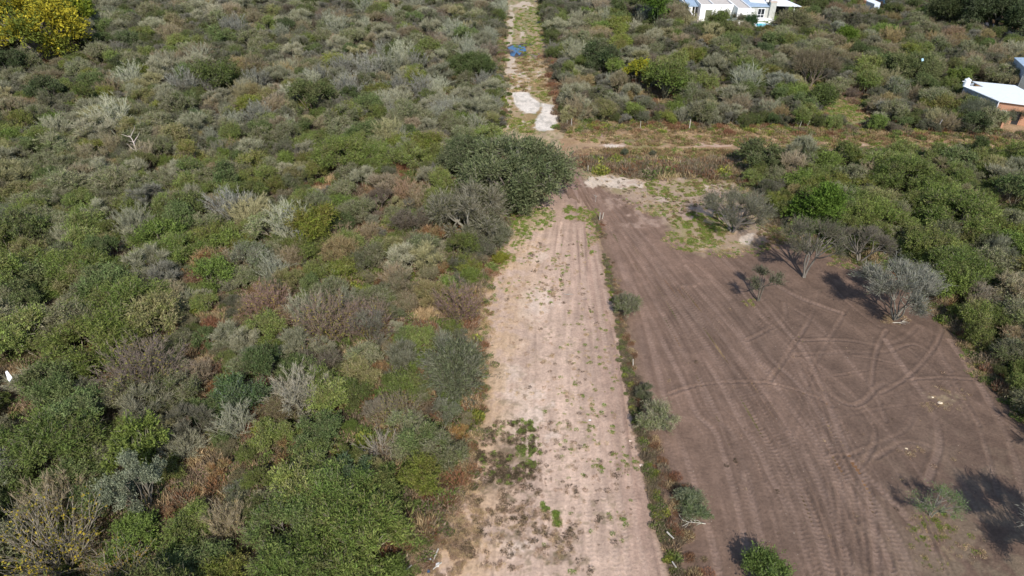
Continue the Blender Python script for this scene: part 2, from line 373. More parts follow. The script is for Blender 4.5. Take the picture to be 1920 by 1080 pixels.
def paint_road(X, Y, px, py, d):
    n1 = fbm(X, Y, 7, 21, 4); n2 = fbm(X, Y, 1.1, 22, 4); n3 = fbm(X, Y, .38, 23, 3); st = fbm(X-Y*.12, Y*.07, .55, 24, 4)
    # fraction across the strip
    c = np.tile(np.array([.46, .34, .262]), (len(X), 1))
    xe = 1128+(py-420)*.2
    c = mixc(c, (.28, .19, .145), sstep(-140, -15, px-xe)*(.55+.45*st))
    c *= (.80+.4*n2)[:, None]; c *= (.7+.6*st)[:, None]
    lt, h = rut(X, Y, RT)
    c = mixc(c, (.56, .43, .34), np.clip(lt, 0, 1)*.35); c *= (1-.95*np.clip(-lt, 0, 1))[:, None]
    m = sstep(.42, .66, blobmask(px, py, PALE_ROAD, n2)); c = mixc(c, (.58, .47, .385), m*.75)
    left = sstep(120, 10, px-(905-(py-700)*.12))
    m = left*sstep(.3, .55, n2); c = mixc(c, (.44, .31, .19), m*.8)
    m = sstep(.35, .85, blobmask(px, py, DARK_ROAD, n3*.7+n2*.3)); c = mixc(c, (.13, .098, .06), m*.8)
    m = sstep(.5, .95, blobmask(px, py, GREEN_ROAD, n3*.7+n2*.3)); c = mixc(c, (.17, .17, .07), m*.7)
    m = sstep(.60, .68, n3)*sstep(.35, .6, n1)*sstep(520, 800, py+(n2-.5)*300); c = mixc(c, (.18, .15, .085), m*.5)
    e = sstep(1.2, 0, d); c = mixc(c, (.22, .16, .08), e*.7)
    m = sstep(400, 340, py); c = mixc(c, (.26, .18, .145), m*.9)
    c *= np.array([1., .965, .94])
    return c, h*.9 + (n2-.5)*.06 + .03
def paint_lane(X, Y, px, py, d):
    n1 = fbm(X*.5, Y, 5, 31, 4); n2 = fbm(X*.6, Y*1.2, 1.3, 32, 4); n3 = fbm(X, Y, .6, 33, 3)
    c = np.tile(np.array([.33, .225, .135]), (len(X), 1)); c *= (.7+.6*n2)[:, None]
    c = mixc(c, (.16, .15, .06), sstep(.5, .62, n1)*.7)
    c = mixc(c, (.26, .15, .08), sstep(.52, .64, fbm(X*.5, Y, 3, 35, 3))*.5)
    m = sstep(.5, .64, blobmask(px, py, [(1120, 252, 34, 12, 1.1), (1150, 273, 40, 7, 1.0), (1350, 272, 110, 9, .85), (1260, 245, 100, 6, .8), (1420, 250, 30, 6, .9),
                                        (1590, 273, 50, 5, .9), (1780, 282, 60, 5, 1.0), (1870, 278, 70, 7, 1.05), (1900, 258, 40, 6, .9), (1690, 250, 60, 4, .6), (1090, 300, 30, 30, .9)], n2))
    c = mixc(c, (.42, .30, .23), m*.85)
    m = sstep(.5, .6, blobmask(px, py, [(1150, 274, 30, 5, 1.1), (1080, 312, 20, 14, .5)], n3)); c = mixc(c, (.58, .5, .42), m*.8)
    m = sstep(.5, .6, blobmask(px, py, [(1130, 252, 26, 9, 1.0)], n2)); c = mixc(c, (.27, .185, .155), m*.8)
    return c, (n2-.5)*.08 + .03
def paint_far(X, Y, px, py, d):
    n1 = fbm(X, Y*.5, 4, 41, 4); n2 = fbm(X, Y*.5, 1.3, 42, 4); n3 = fbm(X, Y*.5, .6, 43, 3)
    c = np.tile(np.array([.36, .27, .17]), (len(X), 1)); c *= (.7+.6*n2)[:, None]
    top = sstep(95, 80, py)
    c = mixc(c, (.17, .175, .07), top*sstep(.38, .6, n2)*.8)
    c = mixc(c, (.25, .17, .075), sstep(.42, .6, n1)*(1-top)*sstep(950, 1000, px)*.85)
    c = mixc(c, (.15, .16, .05), sstep(.56, .68, n3)*.7)
    m = sstep(.42, .56, blobmask(px, py, [(985, 10, 26, 7, 1.1), (958, 40, 8, 40, .9), (955, 80, 8, 20, .9), (978, 66, 10, 14, .8), (958, 118, 14, 12, 1.0), (966, 140, 22, 22, .95),
                                        (975, 160, 34, 18, .9), (950, 200, 14, 40, .9), (1000, 105, 20, 10, .6), (1010, 140, 20, 20, .45), (965, 235, 30, 12, .8), (948, 170, 8, 30, .9)], n2))
    c = mixc(c, (.50, .405, .32), m*.85)
    # the hard pale slabs of sand
    S1 = gpoly([(957, 174), (990, 172), (996, 182), (1010, 190), (1013, 205), (1004, 213), (985, 214), (972, 206), (963, 192)])
    S2 = gpoly([(1016, 194), (1040, 198), (1052, 208), (1048, 226), (1040, 245), (1012, 246), (998, 240), (1006, 224), (1014, 210)])
    S3 = gpoly([(985, 230), (998, 228), (992, 238), (984, 236)])
    for S in (S1, S2, S3):
        m = sstep(-.15, .3, sdist(X, Y, S) + (n3-.5)*.9); c = mixc(c, (.68, .61, .53), m*(.8+.2*n2)); c *= (1-.25*m*sstep(.45, .7, n3))[:, None]
    W = gpoly([(944, 92), (955, 84), (985, 80), (1000, 84), (988, 92), (990, 104), (972, 110), (950, 102)])
    m = sstep(-.2, .5, sdist(X, Y, W)+(n2-.5)*2.2); c = mixc(c, (.062, .05, .048), m*.92)
    m = sstep(.5, .6, blobmask(px, py, [(1004, 106, 16, 9, 1.0), (990, 112, 14, 6, .7)], n2)); c = mixc(c, (.09, .075, .06), m*.7)
    return c, (n2-.5)*.06 + .03
def paint_yard(X, Y, px, py, d):
    n1 = fbm(X, Y, 4, 51, 3); n2 = fbm(X, Y, 1.2, 52, 4)
    c = np.tile(np.array([.115, .17, .035]), (len(X), 1)); c *= (.75+.5*n2)[:, None]
    m = sstep(.55, .65, n1); c = mixc(c, (.3, .24, .13), m*.5)
    return c, n2*.02
def paint_path(X, Y, px, py, d):
    n2 = fbm(X, Y, 1.2, 62, 4)
    c = np.tile(np.array([.45, .36, .29]), (len(X), 1)); c *= (.8+.4*n2)[:, None]
    return c, n2*.02
def paint_glade(X, Y, px, py, d):
    n2 = fbm(X, Y, 1.5, 72, 4)
    c = np.tile(np.array([.13, .17, .05]), (len(X), 1)); c = mixc(c, (.3, .24, .12), sstep(.45, .6, n2)*.8)
    return c, n2*.02
def paint_soil(X, Y, px, py, d):
    n1 = fbm(X, Y, 8, 81, 4); n2 = fbm(X, Y, 1.6, 82, 4); n3 = fbm(X, Y, 2.5, 83, 3)
    c = np.tile(np.array([.115, .078, .045]), (len(X), 1)); c *= (.65+.7*n2)[:, None]
    c = mixc(c, (.26, .18, .095), sstep(.5, .66, n3)*.7)
    c = mixc(c, (.08, .09, .03), sstep(.5, .64, n1)*.5)
    c = mixc(c, (.20, .095, .045), sstep(.56, .68, fbm(X, Y, 3.4, 85, 3))*.6)
    return c, (n2-.5)*.12
# one soil sheet out to the horizon, fine where it is seen
def base_ground():
    step = .4; xs = np.arange(-165, 165.1, step); ys = np.arange(14, 236.1, step)
    ext = np.array([-3000, -1200, -500, -250]); xs = np.concatenate([ext, xs, -ext[::-1]])
    ys = np.concatenate([[-900, -200, -40, 0], ys, [260, 320, 450, 800, 1500, 4000]])
    nx, ny = len(xs), len(ys); X, Y = np.meshgrid(xs, ys); X = X.ravel(); Y = Y.ravel()
    px, py = P(X, Y); c, h = paint_soil(X, Y, px, py, None)
    hid = np.zeros(X.shape, bool)
    for p in (ROAD, FIELD, LANE, FAR, YARD, YARD2, LANEPATH, GLADE): hid |= sdist(X, Y, p) > -1.2
    h = np.where(hid, 0, h-.03)
    far = (np.abs(X) > 170) | (Y > 240); h = np.where(far, 0, h)
    idx = np.arange(nx*ny).reshape(ny, nx)
    F = np.stack([idx[:-1, :-1], idx[:-1, 1:], idx[1:, 1:], idx[1:, :-1]], -1).reshape(-1, 4)
    tag(link('ground', np_mesh('ground', np.stack([X, Y, h], 1), F, c, True, M_SOIL)), kind='structure')
base_ground()
sheet('cross_lane', LANE, .2, .012, paint_lane, M_DIRT, .8)
sheet('far_track', FAR, .2, .020, paint_far, M_DIRT, .7)
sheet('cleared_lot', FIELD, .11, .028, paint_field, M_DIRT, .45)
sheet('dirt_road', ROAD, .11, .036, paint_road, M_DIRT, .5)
sheet('lawn', YARD, .3, .02, paint_yard, M_SOIL, .8)
sheet('house_yard', YARD2, .3, .02, paint_lane, M_SOIL, .6)
sheet('sandy_path', LANEPATH, .3, .02, paint_path, M_DIRT, .4)
sheet('glade', GLADE, .3, .02, paint_glade, M_SOIL, 1.8)
# rain puddle on the far track
pm, pN, pL, pb = new_mat('puddle_water'); pb.inputs['Base Color'].default_value = (.02, .08, .18, 1); pb.inputs['Roughness'].default_value = .03  # blue base colour stands in for the sky mirrored in the water
pb.inputs['IOR'].default_value = 1.33; pb.inputs['Specular IOR Level'].default_value = 1.0
pw = gpoly([(952, 90), (962, 86), (976, 86), (984, 89), (987, 96), (979, 98), (974, 105), (968, 99), (964, 107), (957, 105), (956, 96)])
tag(MB().prism([tuple(p) for p in pw], .05, .115).build('puddle', pm), kind='structure')

# ------------------------------------------------------------------ plants
def rnd_dir(n, r): v = r.normal(size=(n, 3)); return v/np.linalg.norm(v, axis=1, keepdims=True)
def leaves(c, d, l, wd, r, roll=None):
    """diamond leaves: centre, direction, length, width"""
    n = len(c); q = rnd_dir(n, r); s = np.cross(d, q); s /= np.linalg.norm(s, axis=1, keepdims=True)+1e-9
    V = np.empty((n, 4, 3)); V[:, 0] = c-d*l[:, None]/2; V[:, 1] = c+s*wd[:, None]/2-d*l[:, None]*.08; V[:, 2] = c+d*l[:, None]/2; V[:, 3] = c-s*wd[:, None]/2-d*l[:, None]*.08
    return V.reshape(-1, 3), np.arange(n*4).reshape(n, 4)
def tubes(paths, n=5):
    """paths: list of (points (k,3), radii (k)) -> V, F"""
    Vs, Fs, o = [], [], 0
    for p, rr in paths:
        p = np.asarray(p, float); k = len(p); rr = np.asarray(rr, float)
        t = np.gradient(p, axis=0); t /= np.linalg.norm(t, axis=1, keepdims=True)+1e-9
        a = np.cross(t, [.31, .17, .93]); a /= np.linalg.norm(a, axis=1, keepdims=True)+1e-9; b = np.cross(t, a)
        an = np.arange(n)/n*2*math.pi
        V = p[:, None] + (a[:, None]*np.cos(an)[None, :, None] + b[:, None]*np.sin(an)[None, :, None])*rr[:, None, None]
        i = np.arange(k-1)[:, None]*n; j = np.arange(n)[None]; q = (j+1) % n
        Fs.append(np.stack([i+j, i+q, i+n+q, i+n+j], -1).reshape(-1, 4)+o); Vs.append(V.reshape(-1, 3)); o += k*n
    return np.concatenate(Vs), np.concatenate(Fs)
def curve(a, b, r, bend=.12, k=6, sag=0):
    a = np.asarray(a, float); b = np.asarray(b, float); L = np.linalg.norm(b-a); t = np.linspace(0, 1, k)[:, None]
    off = r.normal(size=3)*bend*L; off2 = r.normal(size=3)*bend*.5*L
    return a+(b-a)*t + off*np.sin(t*math.pi)*.5 + off2*np.sin(t*2*math.pi)*.3 + np.array([0, 0, sag*L])*np.sin(t*math.pi)
class Plant: pass
def fan(seed, R=1.5, H=2.4, n=22, sub=4, rad=.03, bark=(.36, .34, .3), lcols=None, nleaf=0, ll=.12, lw=.05, twig=900, twl=.35, tww=.02, twc=None, spread=1.0):
    """a shrub of many long thin stems fanning up and out from the ground"""
    r = np.random.default_rng(seed); p = Plant(); paths = []; ends = []; dirs = []
    for i in range(n):
        a = i*2.4+r.uniform(-.4, .4); q = R*math.sqrt((i+.7)/n)*spread*r.uniform(.8, 1.1); h = H*(1-.35*(q/R)**2)*r.uniform(.75, 1.05)
        e = np.array([q*math.cos(a), q*math.sin(a), h]); m = curve((.12*math.cos(a), .12*math.sin(a), -.05), e, r, .08, 7); m[:, 2] += np.sin(np.linspace(0, 1, 7)*math.pi)*(-.08*H); m[:, 2] = np.maximum(m[:, 2], -.05)
        k = rad*r.uniform(.7, 1.2); paths.append((m, np.linspace(k, k*.25, 7)))
        for j in range(sub):
            s_ = m[r.integers(2, 6)]; d = (e-m[2]); d = d/np.linalg.norm(d)+r.normal(0, .42, 3); d[2] = abs(d[2])+.1; d /= np.linalg.norm(d)
            e2 = s_+d*H*r.uniform(.2, .42); m2 = curve(s_, e2, r, .1, 5); paths.append((m2, np.linspace(k*.5, k*.18, 5)))
            for t in range(2, 5): ends.append(m2[t]); dirs.append(d)
        for t in (4, 5, 6): ends.append(m[t]); dirs.append((m[t]-m[t-1])/np.linalg.norm(m[t]-m[t-1]))
    p.SV, p.SF = tubes(paths, 4); p.SC = np.array(bark)*(.8+.4*r.random((len(p.SV), 1)))
    ends = np.array(ends); dirs = np.array(dirs); I = r.integers(0, len(ends), twig); d = dirs[I]+rnd_dir(twig, r)*.5; d /= np.linalg.norm(d, axis=1, keepdims=True)
    l = twl*r.uniform(.5, 1.4, twig); V, F = leaves(ends[I]+d*l[:, None]*.5+r.normal(0, .03, (twig, 3)), d, l, np.full(twig, tww), r)
    cc = np.array(twc or bark)*(1+r.normal(0, .14, (twig, 1))); VV, FF, CC = [V], [F], [np.repeat(np.clip(cc, .02, 1), 4, 0)]
    if nleaf:
        I = r.integers(0, len(ends), nleaf); d = rnd_dir(nleaf, r); c = ends[I]+rnd_dir(nleaf, r)*(r.random(nleaf)*.22)[:, None]
        V2, F2 = leaves(c, d, ll*r.uniform(.6, 1.4, nleaf), lw*r.uniform(.6, 1.4, nleaf), r); lc_ = np.array(lcols)[r.integers(0, len(lcols), nleaf)]*(1+r.normal(0, .15, (nleaf, 1)))
        VV.append(V2); FF.append(F2+len(V)); CC.append(np.repeat(np.clip(lc_, .01, 1), 4, 0))
    p.CV, p.CF, p.CC = np.concatenate(VV), np.concatenate(FF), np.concatenate(CC); p.R, p.H = R, H
    return p
def grow(seed, R=1.6, H=2.6, base=.3, nl=9, nsp=260, nlf=16, ll=.20, lw=.075, cols=((.1, .12, .06),), bark=(.2, .17, .14), lobe=(.26, .5),
         up=.35, jit=.6, start=.12, nst=4, trunk=.06, fork=.25, spread=.25, twig=0, twl=.5, tww=.02, twc=(.4, .38, .34), umb=0., bare=0., hollow=.0, out=.5):
    """one shrub or tree: stems rising to lobes of the crown, sprays radiating from every lobe, leaves along the sprays"""
    r = np.random.default_rng(seed); p = Plant()
    lc = []; lr = []
    for i in range(nl):
        rad = R*r.uniform(*lobe); a = (i+r.uniform(-.4, .4))*2.4; q = (R-rad*.75)*math.sqrt((i+.5)/nl)
        prof = 1-.45*(q/R)**2 if not umb else 1-.25*(q/R)**2
        top = H*prof; zt = top-rad*.8; zl = base+rad*.45
        z = zt if (r.random() < .5 or umb) else zl+(zt-zl)*r.random()
        z = max(z, zl); lc.append((q*math.cos(a), q*math.sin(a), z)); lr.append(rad)
    lc = np.array(lc); lr = np.array(lr)
    # stems
    paths = []; forks = []
    for s in range(nst):
        a = s/nst*2*math.pi + r.uniform(0, 1.2); sp = spread*R*r.uniform(.4, 1.1)
        f = np.array([sp*math.cos(a), sp*math.sin(a), fork*H*r.uniform(.7, 1.2)]); forks.append(f)
        b0 = np.array([math.cos(a)*trunk*.7, math.sin(a)*trunk*.7, -.1])
        paths.append((curve(b0, f, r, .1), np.linspace(trunk, trunk*.75, 6)))
    forks = np.array(forks)
    for c, q in zip(lc, lr):
        d = np.linalg.norm(forks[:, :2]-c[:2], axis=1); f = forks[np.argmin(d)]
        paths.append((curve(f, c, r, .14, sag=.05), np.linspace(trunk*.65, trunk*.25, 6)))
        for k in range(5):
            dv = rnd_dir(1, r)[0]; dv[2] = abs(dv[2])*.8; e = c+dv*q*r.uniform(.7, 1.1)
            paths.append((curve(c, e, r, .12, 4), np.linspace(trunk*.25, .008, 4)))
    p.SV, p.SF = tubes(paths); n = len(p.SV)
    bc = np.array(bark)*(.8+.4*r.random((n, 1))); p.SC = bc
    # sprays
    w = lr**2; w /= w.sum(); L = r.choice(nl, nsp, p=w); o = lc[L]
    d = rnd_dir(nsp, r); d[:, 2] += up; outw = o-np.array([0, 0, base]); outw /= np.linalg.norm(outw, axis=1, keepdims=True)+1e-9
    d += outw*out; d /= np.linalg.norm(d, axis=1, keepdims=True)
    ln = lr[L]*(r.uniform(.55, 1.2, nsp) + .45*(r.random(nsp) < .12)); z1 = o[:, 2]+d[:, 2]*ln
    d[:, 2] = np.where(z1 < base*.8, np.abs(d[:, 2]), d[:, 2])
    if umb: d[:, 2] = np.where(d[:, 2] < 0, d[:, 2]*.35, d[:, 2])
    if hollow: ln *= 1
    tone = r.normal(0, 1, nsp)
    pat = r.integers(0, len(cols), nl)[L]; ci = np.where(r.random(nsp) < .55, pat, r.integers(0, len(cols), nsp)); cols = np.array(cols, float)
    VV, FF, CC, off = [], [], [], 0
    if nlf:
        k = nlf; S = np.repeat(np.arange(nsp), k); t = start+(1.12-start)*r.random(len(S))**.8
        keep = r.random(len(S)) > bare; S = S[keep]; t = t[keep]; m = len(S)
        c = o[S]+d[S]*(ln[S]*t)[:, None] + r.normal(0, .045, (m, 3))*(1+R*.4)
        dd = d[S]+rnd_dir(m, r)*jit*1.4; dd /= np.linalg.norm(dd, axis=1, keepdims=True)
        V, F = leaves(c, dd, ll*r.uniform(.5, 1.5, m), lw*r.uniform(.5, 1.5, m), r)
        cc = cols[ci[S]]*(1+.16*tone[S]+r.normal(0, .14, m))[:, None]; cc = np.clip(cc, .01, 1)
        VV.append(V); FF.append(F); CC.append(np.repeat(cc, 4, 0)); off += len(V)
    if twig:
        nt_ = twig; S = r.integers(0, nsp, nt_); t = r.uniform(.1, .85, nt_); c0 = o[S]+d[S]*(ln[S]*t)[:, None]
        dd = d[S]+rnd_dir(nt_, r)*.45; dd[:, 2] += .15; dd /= np.linalg.norm(dd, axis=1, keepdims=True)
        l = twl*r.uniform(.5, 1.3, nt_); V, F = leaves(c0+dd*l[:, None]*.5, dd, l, np.full(nt_, tww), r)
        cc = np.array(twc)*(1+r.normal(0, .15, nt_))[:, None]
        VV.append(V); FF.append(F+off); CC.append(np.repeat(np.clip(cc, .02, 1), 4, 0)); off += len(V)
    p.CV, p.CF, p.CC = np.concatenate(VV), np.concatenate(FF), np.concatenate(CC)
    p.R, p.H = R, H
    return p
def finish(p, name):
    p.crown = np_mesh(name+'_crown', p.CV, p.CF, p.CC, False, M_FOL)
    p.stem = np_mesh(name+'_stems', p.SV, p.SF, p.SC, True, M_FOL)
    p.full = np_mesh(name, np.concatenate([p.CV, p.SV]), np.concatenate([p.CF, p.SF+len(p.CV)]), np.concatenate([p.CC, p.SC]), False, M_FOL)
    return p
KINDS = {}
def kind(key, n, **kw):
    L = []
    for i in range(n):
        k = dict(kw); s = random.uniform(.9, 1.1); k['R'] = kw.get('R', 1.6)*s; k['H'] = kw.get('H', 2.6)*random.uniform(.85, 1.15)
        L.append(finish(grow(1000+len(KINDS)*50+i, **k), key))
    KINDS[key] = L
BARK = (.20, .175, .145)
F_ = dict(base=.15, trunk=.04, lobe=(.24, .5), jit=.75, start=.1, nl=12)
kind('sage', 6, R=1.8, H=2.6, cols=((.13, .14, .08), (.15, .15, .095), (.125, .12, .075), (.16, .15, .105), (.115, .13, .06)), nsp=620, nlf=17, ll=.17, lw=.045, bark=BARK, twig=1300, twl=.45, tww=.02, twc=(.24, .215, .175), **F_)
kind('green', 6, R=1.9, H=2.7, cols=((.105, .135, .04), (.125, .15, .048), (.098, .12, .042), (.145, .16, .06), (.12, .12, .052)), nsp=660, nlf=18, ll=.16, lw=.055, bark=BARK, twig=700, twl=.45, tww=.02, twc=(.22, .2, .155), **F_)
kind('dark', 4, R=1.7, H=2.6, cols=((.075, .10, .042), (.085, .11, .048), (.10, .12, .055), (.09, .10, .05)), nsp=640, nlf=18, ll=.16, lw=.055, bark=BARK, twig=500, twl=.4, tww=.02, twc=(.19, .17, .13), **F_)
kind('bright', 3, R=1.6, H=2.3, cols=((.13, .17, .045), (.15, .19, .055), (.12, .15, .045)), nsp=560, nlf=18, ll=.15, lw=.06, bark=BARK, twig=300, twc=(.22, .2, .15), **F_)
kind('grey', 6, R=1.7, H=2.5, cols=((.165, .16, .115), (.185, .175, .13), (.14, .14, .095), (.13, .135, .08)), nsp=420, nlf=12, ll=.18, lw=.035, bark=(.27, .25, .21), twig=4600, twl=.42, tww=.02, twc=(.245, .23, .185), up=.6, nst=8, spread=.45, out=.6, base=.1, trunk=.03, lobe=(.24, .45), jit=.7, start=.05, nl=13)
KINDS['silver'] = [finish(fan(700+i, R=1.25, H=2.5, n=[20, 26, 16, 30][i], sub=6, rad=.03, bark=(.33, .32, .28), twig=1900, twl=.32, tww=.022, twc=(.28, .27, .225), nleaf=[900, 500, 1400, 700][i], ll=.14, lw=.04, lcols=((.17, .17, .12), (.14, .15, .09))), 'silver') for i in range(4)]
kind('brown', 6, R=1.7, H=2.1, cols=((.165, .135, .09), (.145, .12, .08), (.185, .15, .105), (.135, .13, .075), (.15, .145, .09)), nsp=480, nlf=14, ll=.18, lw=.035, bark=(.22, .18, .15), twig=3200, twl=.42, tww=.02, twc=(.22, .185, .145), up=.5, **F_)
kind('russet', 3, R=1.1, H=1.2, cols=((.18, .095, .052), (.155, .085, .05), (.21, .13, .07), (.17, .13, .07)), nsp=240, nlf=14, ll=.2, lw=.035, bark=(.2, .13, .09), base=.05, twig=500, twc=(.25, .17, .12), up=.8, start=.1)

for i in range(2): KINDS['grey'].append(finish(fan(720+i, R=1.7, H=2.5, n=30, sub=6, rad=.03, bark=(.28, .265, .225), twig=3800, twl=.36, tww=.022, twc=(.24, .225, .18), nleaf=2200, ll=.16, lw=.04, lcols=((.14, .14, .095), (.16, .155, .11))), 'grey'))
for i in range(2): KINDS['brown'].append(finish(fan(730+i, R=1.7, H=2.3, n=30, sub=6, rad=.028, bark=(.26, .2, .16), twig=3600, twl=.36, tww=.022, twc=(.22, .175, .135), nleaf=1600, ll=.15, lw=.045, lcols=((.15, .13, .07), (.17, .15, .09), (.2, .15, .08))), 'brown'))
# ------------------------------------------------------------------ where shrubs may stand
def clearance(X, Y, polys=None):
    d = np.full(X.shape, 1e9)
    for p in (polys or (ROAD, FIELD, LANE, FAR, YARD, YARD2, PATHVIEW, GLADE)): d = np.minimum(d, -sdist(X, Y, p))
    return d
#        cx   cy   rx   ry   sage green dark bright grey brown russet silver  size
ZONES = [(200,  50, 400,  60, .42, .16, .06, .01, .15, .20, 0, .00, 1.0),
         (650,  40, 300,  60, .28, .14, .06, .01, .32, .24, 0, .02, 1.0),
         (150, 170, 260,  80, .42, .20, .10, .02, .10, .22, 0, .00, 1.05),
         (450, 190, 160,  60, .22, .18, .06, .01, .36, .14, 0, .06, .9),
         (760, 150, 160,  80, .20, .18, .06, .00, .40, .08, 0, .14, .95),
         (120, 330, 180, 100, .55, .18, .10, .02, .14, .06, 0, .00, 1.1),
         (400, 300, 200,  60, .30, .34, .06, .05, .22, .08, 0, .01, 1.0),
         (740, 300, 140,  40, .16, .60, .12, .04, .08, .04, 0, .00, 1.05),
         (480, 420, 240,  70, .28, .46, .06, .08, .12, .04, 0, .02, 1.0),
         (120, 540, 220, 140, .28, .36, .22, .06, .06, .04, 0, .00, 1.15),
         (700, 420, 120,  60, .18, .18, .04, .04, .14, .30, .12, .02, .8),
         (640, 570, 220,  70, .16, .12, .05, .04, .16, .36, .12, .02, .8),
         (420, 640, 110, 110, .25, .15, .05, .02, .22, .15, .18, .02, .8),
         (650, 720, 180,  90, .26, .20, .10, .05, .20, .12, .08, .02, .85),
         (120, 800, 260, 140, .30, .32, .26, .06, .06, .03, 0, .00, 1.0),
         (400, 900, 100, 120, .20, .08, .08, .00, .10, .30, .22, .00, .7),
         (620, 980, 240, 150, .16, .58, .18, .08, .02, .02, 0, .00, 1.05),
         (1200, 50, 200,  60, .30, .18, .06, .02, .22, .24, 0, .01, 1.0),
         (1250, 170, 220, 60, .24, .18, .08, .01, .34, .16, 0, .02, .9),
         (1650, 60, 300,  60, .34, .18, .08, .03, .08, .30, 0, .00, .95),
         (1600, 160, 200, 70, .24, .30, .14, .02, .10, .20, 0, .01, 1.0),
         (1850, 120, 120, 60, .28, .24, .10, .03, .08, .26, 0, .00, .95),
         (1650, 350, 300, 70, .20, .50, .16, .05, .08, .03, 0, .00, 1.0),
         (1800, 470, 160, 90, .22, .44, .20, .05, .09, .02, 0, .00, 1.0),
         (1900, 650, 100, 120, .22, .36, .26, .03, .10, .04, 0, .00, .8),
         (1250, 305, 160, 14, .26, .20, .04, .02, .14, .20, .16, .00, .55)]
KEYS = ['sage', 'green', 'dark', 'bright', 'grey', 'brown', 'russet', 'silver']
ZA = np.array(ZONES, float)
def zone(px, py):
    d = ((px[:, None]-ZA[:, 0])/ZA[:, 2])**2 + ((py[:, None]-ZA[:, 1])/ZA[:, 3])**2
    w = np.exp(-d*1.1)+1e-7/(d+1); w /= w.sum(1, keepdims=True)
    return w@ZA[:, 4:12], w@ZA[:, 12]
# clearings inside the thicket: fewer shrubs, more dry grass      (x, y, rx, ry)
GAPS = [(385, 600, 55, 80), (350, 690, 50, 40), (790, 600, 80, 40), (760, 330, 60, 16), (690, 430, 60, 30), (570, 345, 30, 14), (20, 760, 45, 60), (400, 905, 60, 90),
        (700, 800, 70, 60), (690, 900, 70, 50), (810, 800, 60, 60), (500, 770, 30, 40), (820, 900, 60, 70), (800, 1000, 60, 70), (850, 560, 40, 50), (880, 640, 30, 30), (1580, 205, 60, 26), (540, 500, 40, 20),
        (820, 680, 30, 30), (1850, 620, 20, 30), (760, 1050, 40, 40), (90, 560, 24, 20), (130, 400, 20, 14), (310, 300, 30, 10), (360, 1000, 40, 60)]
def gapw(px, py):
    m = np.zeros(px.shape)
    for x, y, rx, ry in GAPS: m = np.maximum(m, np.exp(-(((px-x)/rx)**2+((py-y)/ry)**2)*1.2))
    return m

# ------------------------------------------------------------------ plants that stand out, each surveyed by the centre of its crown
def axis_depth(Y, Z=0): return Y*COS + (CAM_H-Z)*SIN
USED = []                                  # (x, y, radius) of everything planted
LAND = []                                  # (x, y, phrase) for labels
def put(p, x, y, rz, s, name, parts=True, color=None, sz=1.0, lean=None, partnames=('crown', 'trunk'), ex=(1, 1)):
    if parts:
        r = empty(name, (x, y, 0), rz); r.scale = (s*ex[0], s*ex[1], s*sz)
        for me, nm in ((p.crown, partnames[0]), (p.stem, partnames[1])):
            c = bpy.data.objects.new(nm, me); COL.objects.link(c); c.parent = r
            if color: c.color = (*color, 1)
    else:
        r = bpy.data.objects.new(name, p.full); COL.objects.link(r); r.location = (x, y, 0); r.rotation_euler = (0, 0, rz); r.scale = (s*ex[0], s*ex[1], s*sz)
    if color: r.color = (*color, 1)
    if lean: r.rotation_euler = (lean[0], lean[1], rz)
    return r
def hero(key, cx, cy, wpx, name, label, cat='shrub', land=None, var=0, color=None, p=None, base=None, hz=1.0, rz=None, used=.8):
    p = p or KINDS[key][var % len(KINDS[key])]
    if base: x, y, _ = G(*base); s = wpx*1.12*axis_depth(y, 2)/FPX/(2*p.R)
    else:
        s = 1.
        for _ in range(4):
            x, y, _z = G(cx, cy, .58*p.H*s*hz); s = wpx*axis_depth(y, 1.5)/FPX/(2*p.R)*1.1
    o = put(p, x, y, random.uniform(0, 6.28) if rz is None else rz, s, name, True, color, hz); tag(o, label, cat)
    USED.append((x, y, p.R*s*used))
    if land: LAND.append((x, y, land))
    return o
B2 = (.25, .225, .19)
acacia = finish(grow(501, R=3.3, H=4.9, base=2.5, nl=16, nsp=950, nlf=11, ll=.26, lw=.045, cols=((.12, .135, .07), (.15, .155, .09), (.11, .115, .07)), bark=B2, lobe=(.22, .34),
                up=.25, nst=3, trunk=.13, fork=.38, spread=.22, twig=2600, twl=.6, tww=.024, twc=(.22, .20, .15), umb=1, out=.9), 'acacia')
acacia2 = finish(grow(502, R=3.2, H=5.2, base=2.4, nl=24, nsp=950, nlf=9, ll=.16, lw=.034, cols=((.115, .13, .065), (.15, .15, .09)), bark=B2, lobe=(.22, .34),
                up=.3, nst=3, trunk=.12, fork=.42, spread=.2, twig=2200, twl=.6, tww=.024, twc=(.21, .185, .14), umb=1, out=.8), 'acacia')
silverwood = finish(grow(503, R=3.4, H=4.2, base=1.2, nl=15, nsp=1000, nlf=12, ll=.2, lw=.04, cols=((.21, .215, .15), (.14, .155, .085), (.25, .24, .19)), bark=(.24, .22, .18), lobe=(.25, .38),
                up=.35, nst=5, trunk=.08, fork=.3, spread=.2, twig=7500, twl=.6, tww=.026, twc=(.31, .30, .245), umb=1, out=1.0), 'silverwood')
sapling = finish(grow(504, R=1.7, H=2.7, base=1.2, nl=8, nsp=170, nlf=9, ll=.2, lw=.045, cols=((.10, .115, .06), (.13, .13, .08)), bark=(.16, .14, .11), lobe=(.22, .34),
                up=.3, nst=2, trunk=.07, fork=.45, spread=.12, twig=700, twl=.5, tww=.022, twc=(.17, .15, .11), umb=1, out=1.0), 'sapling')
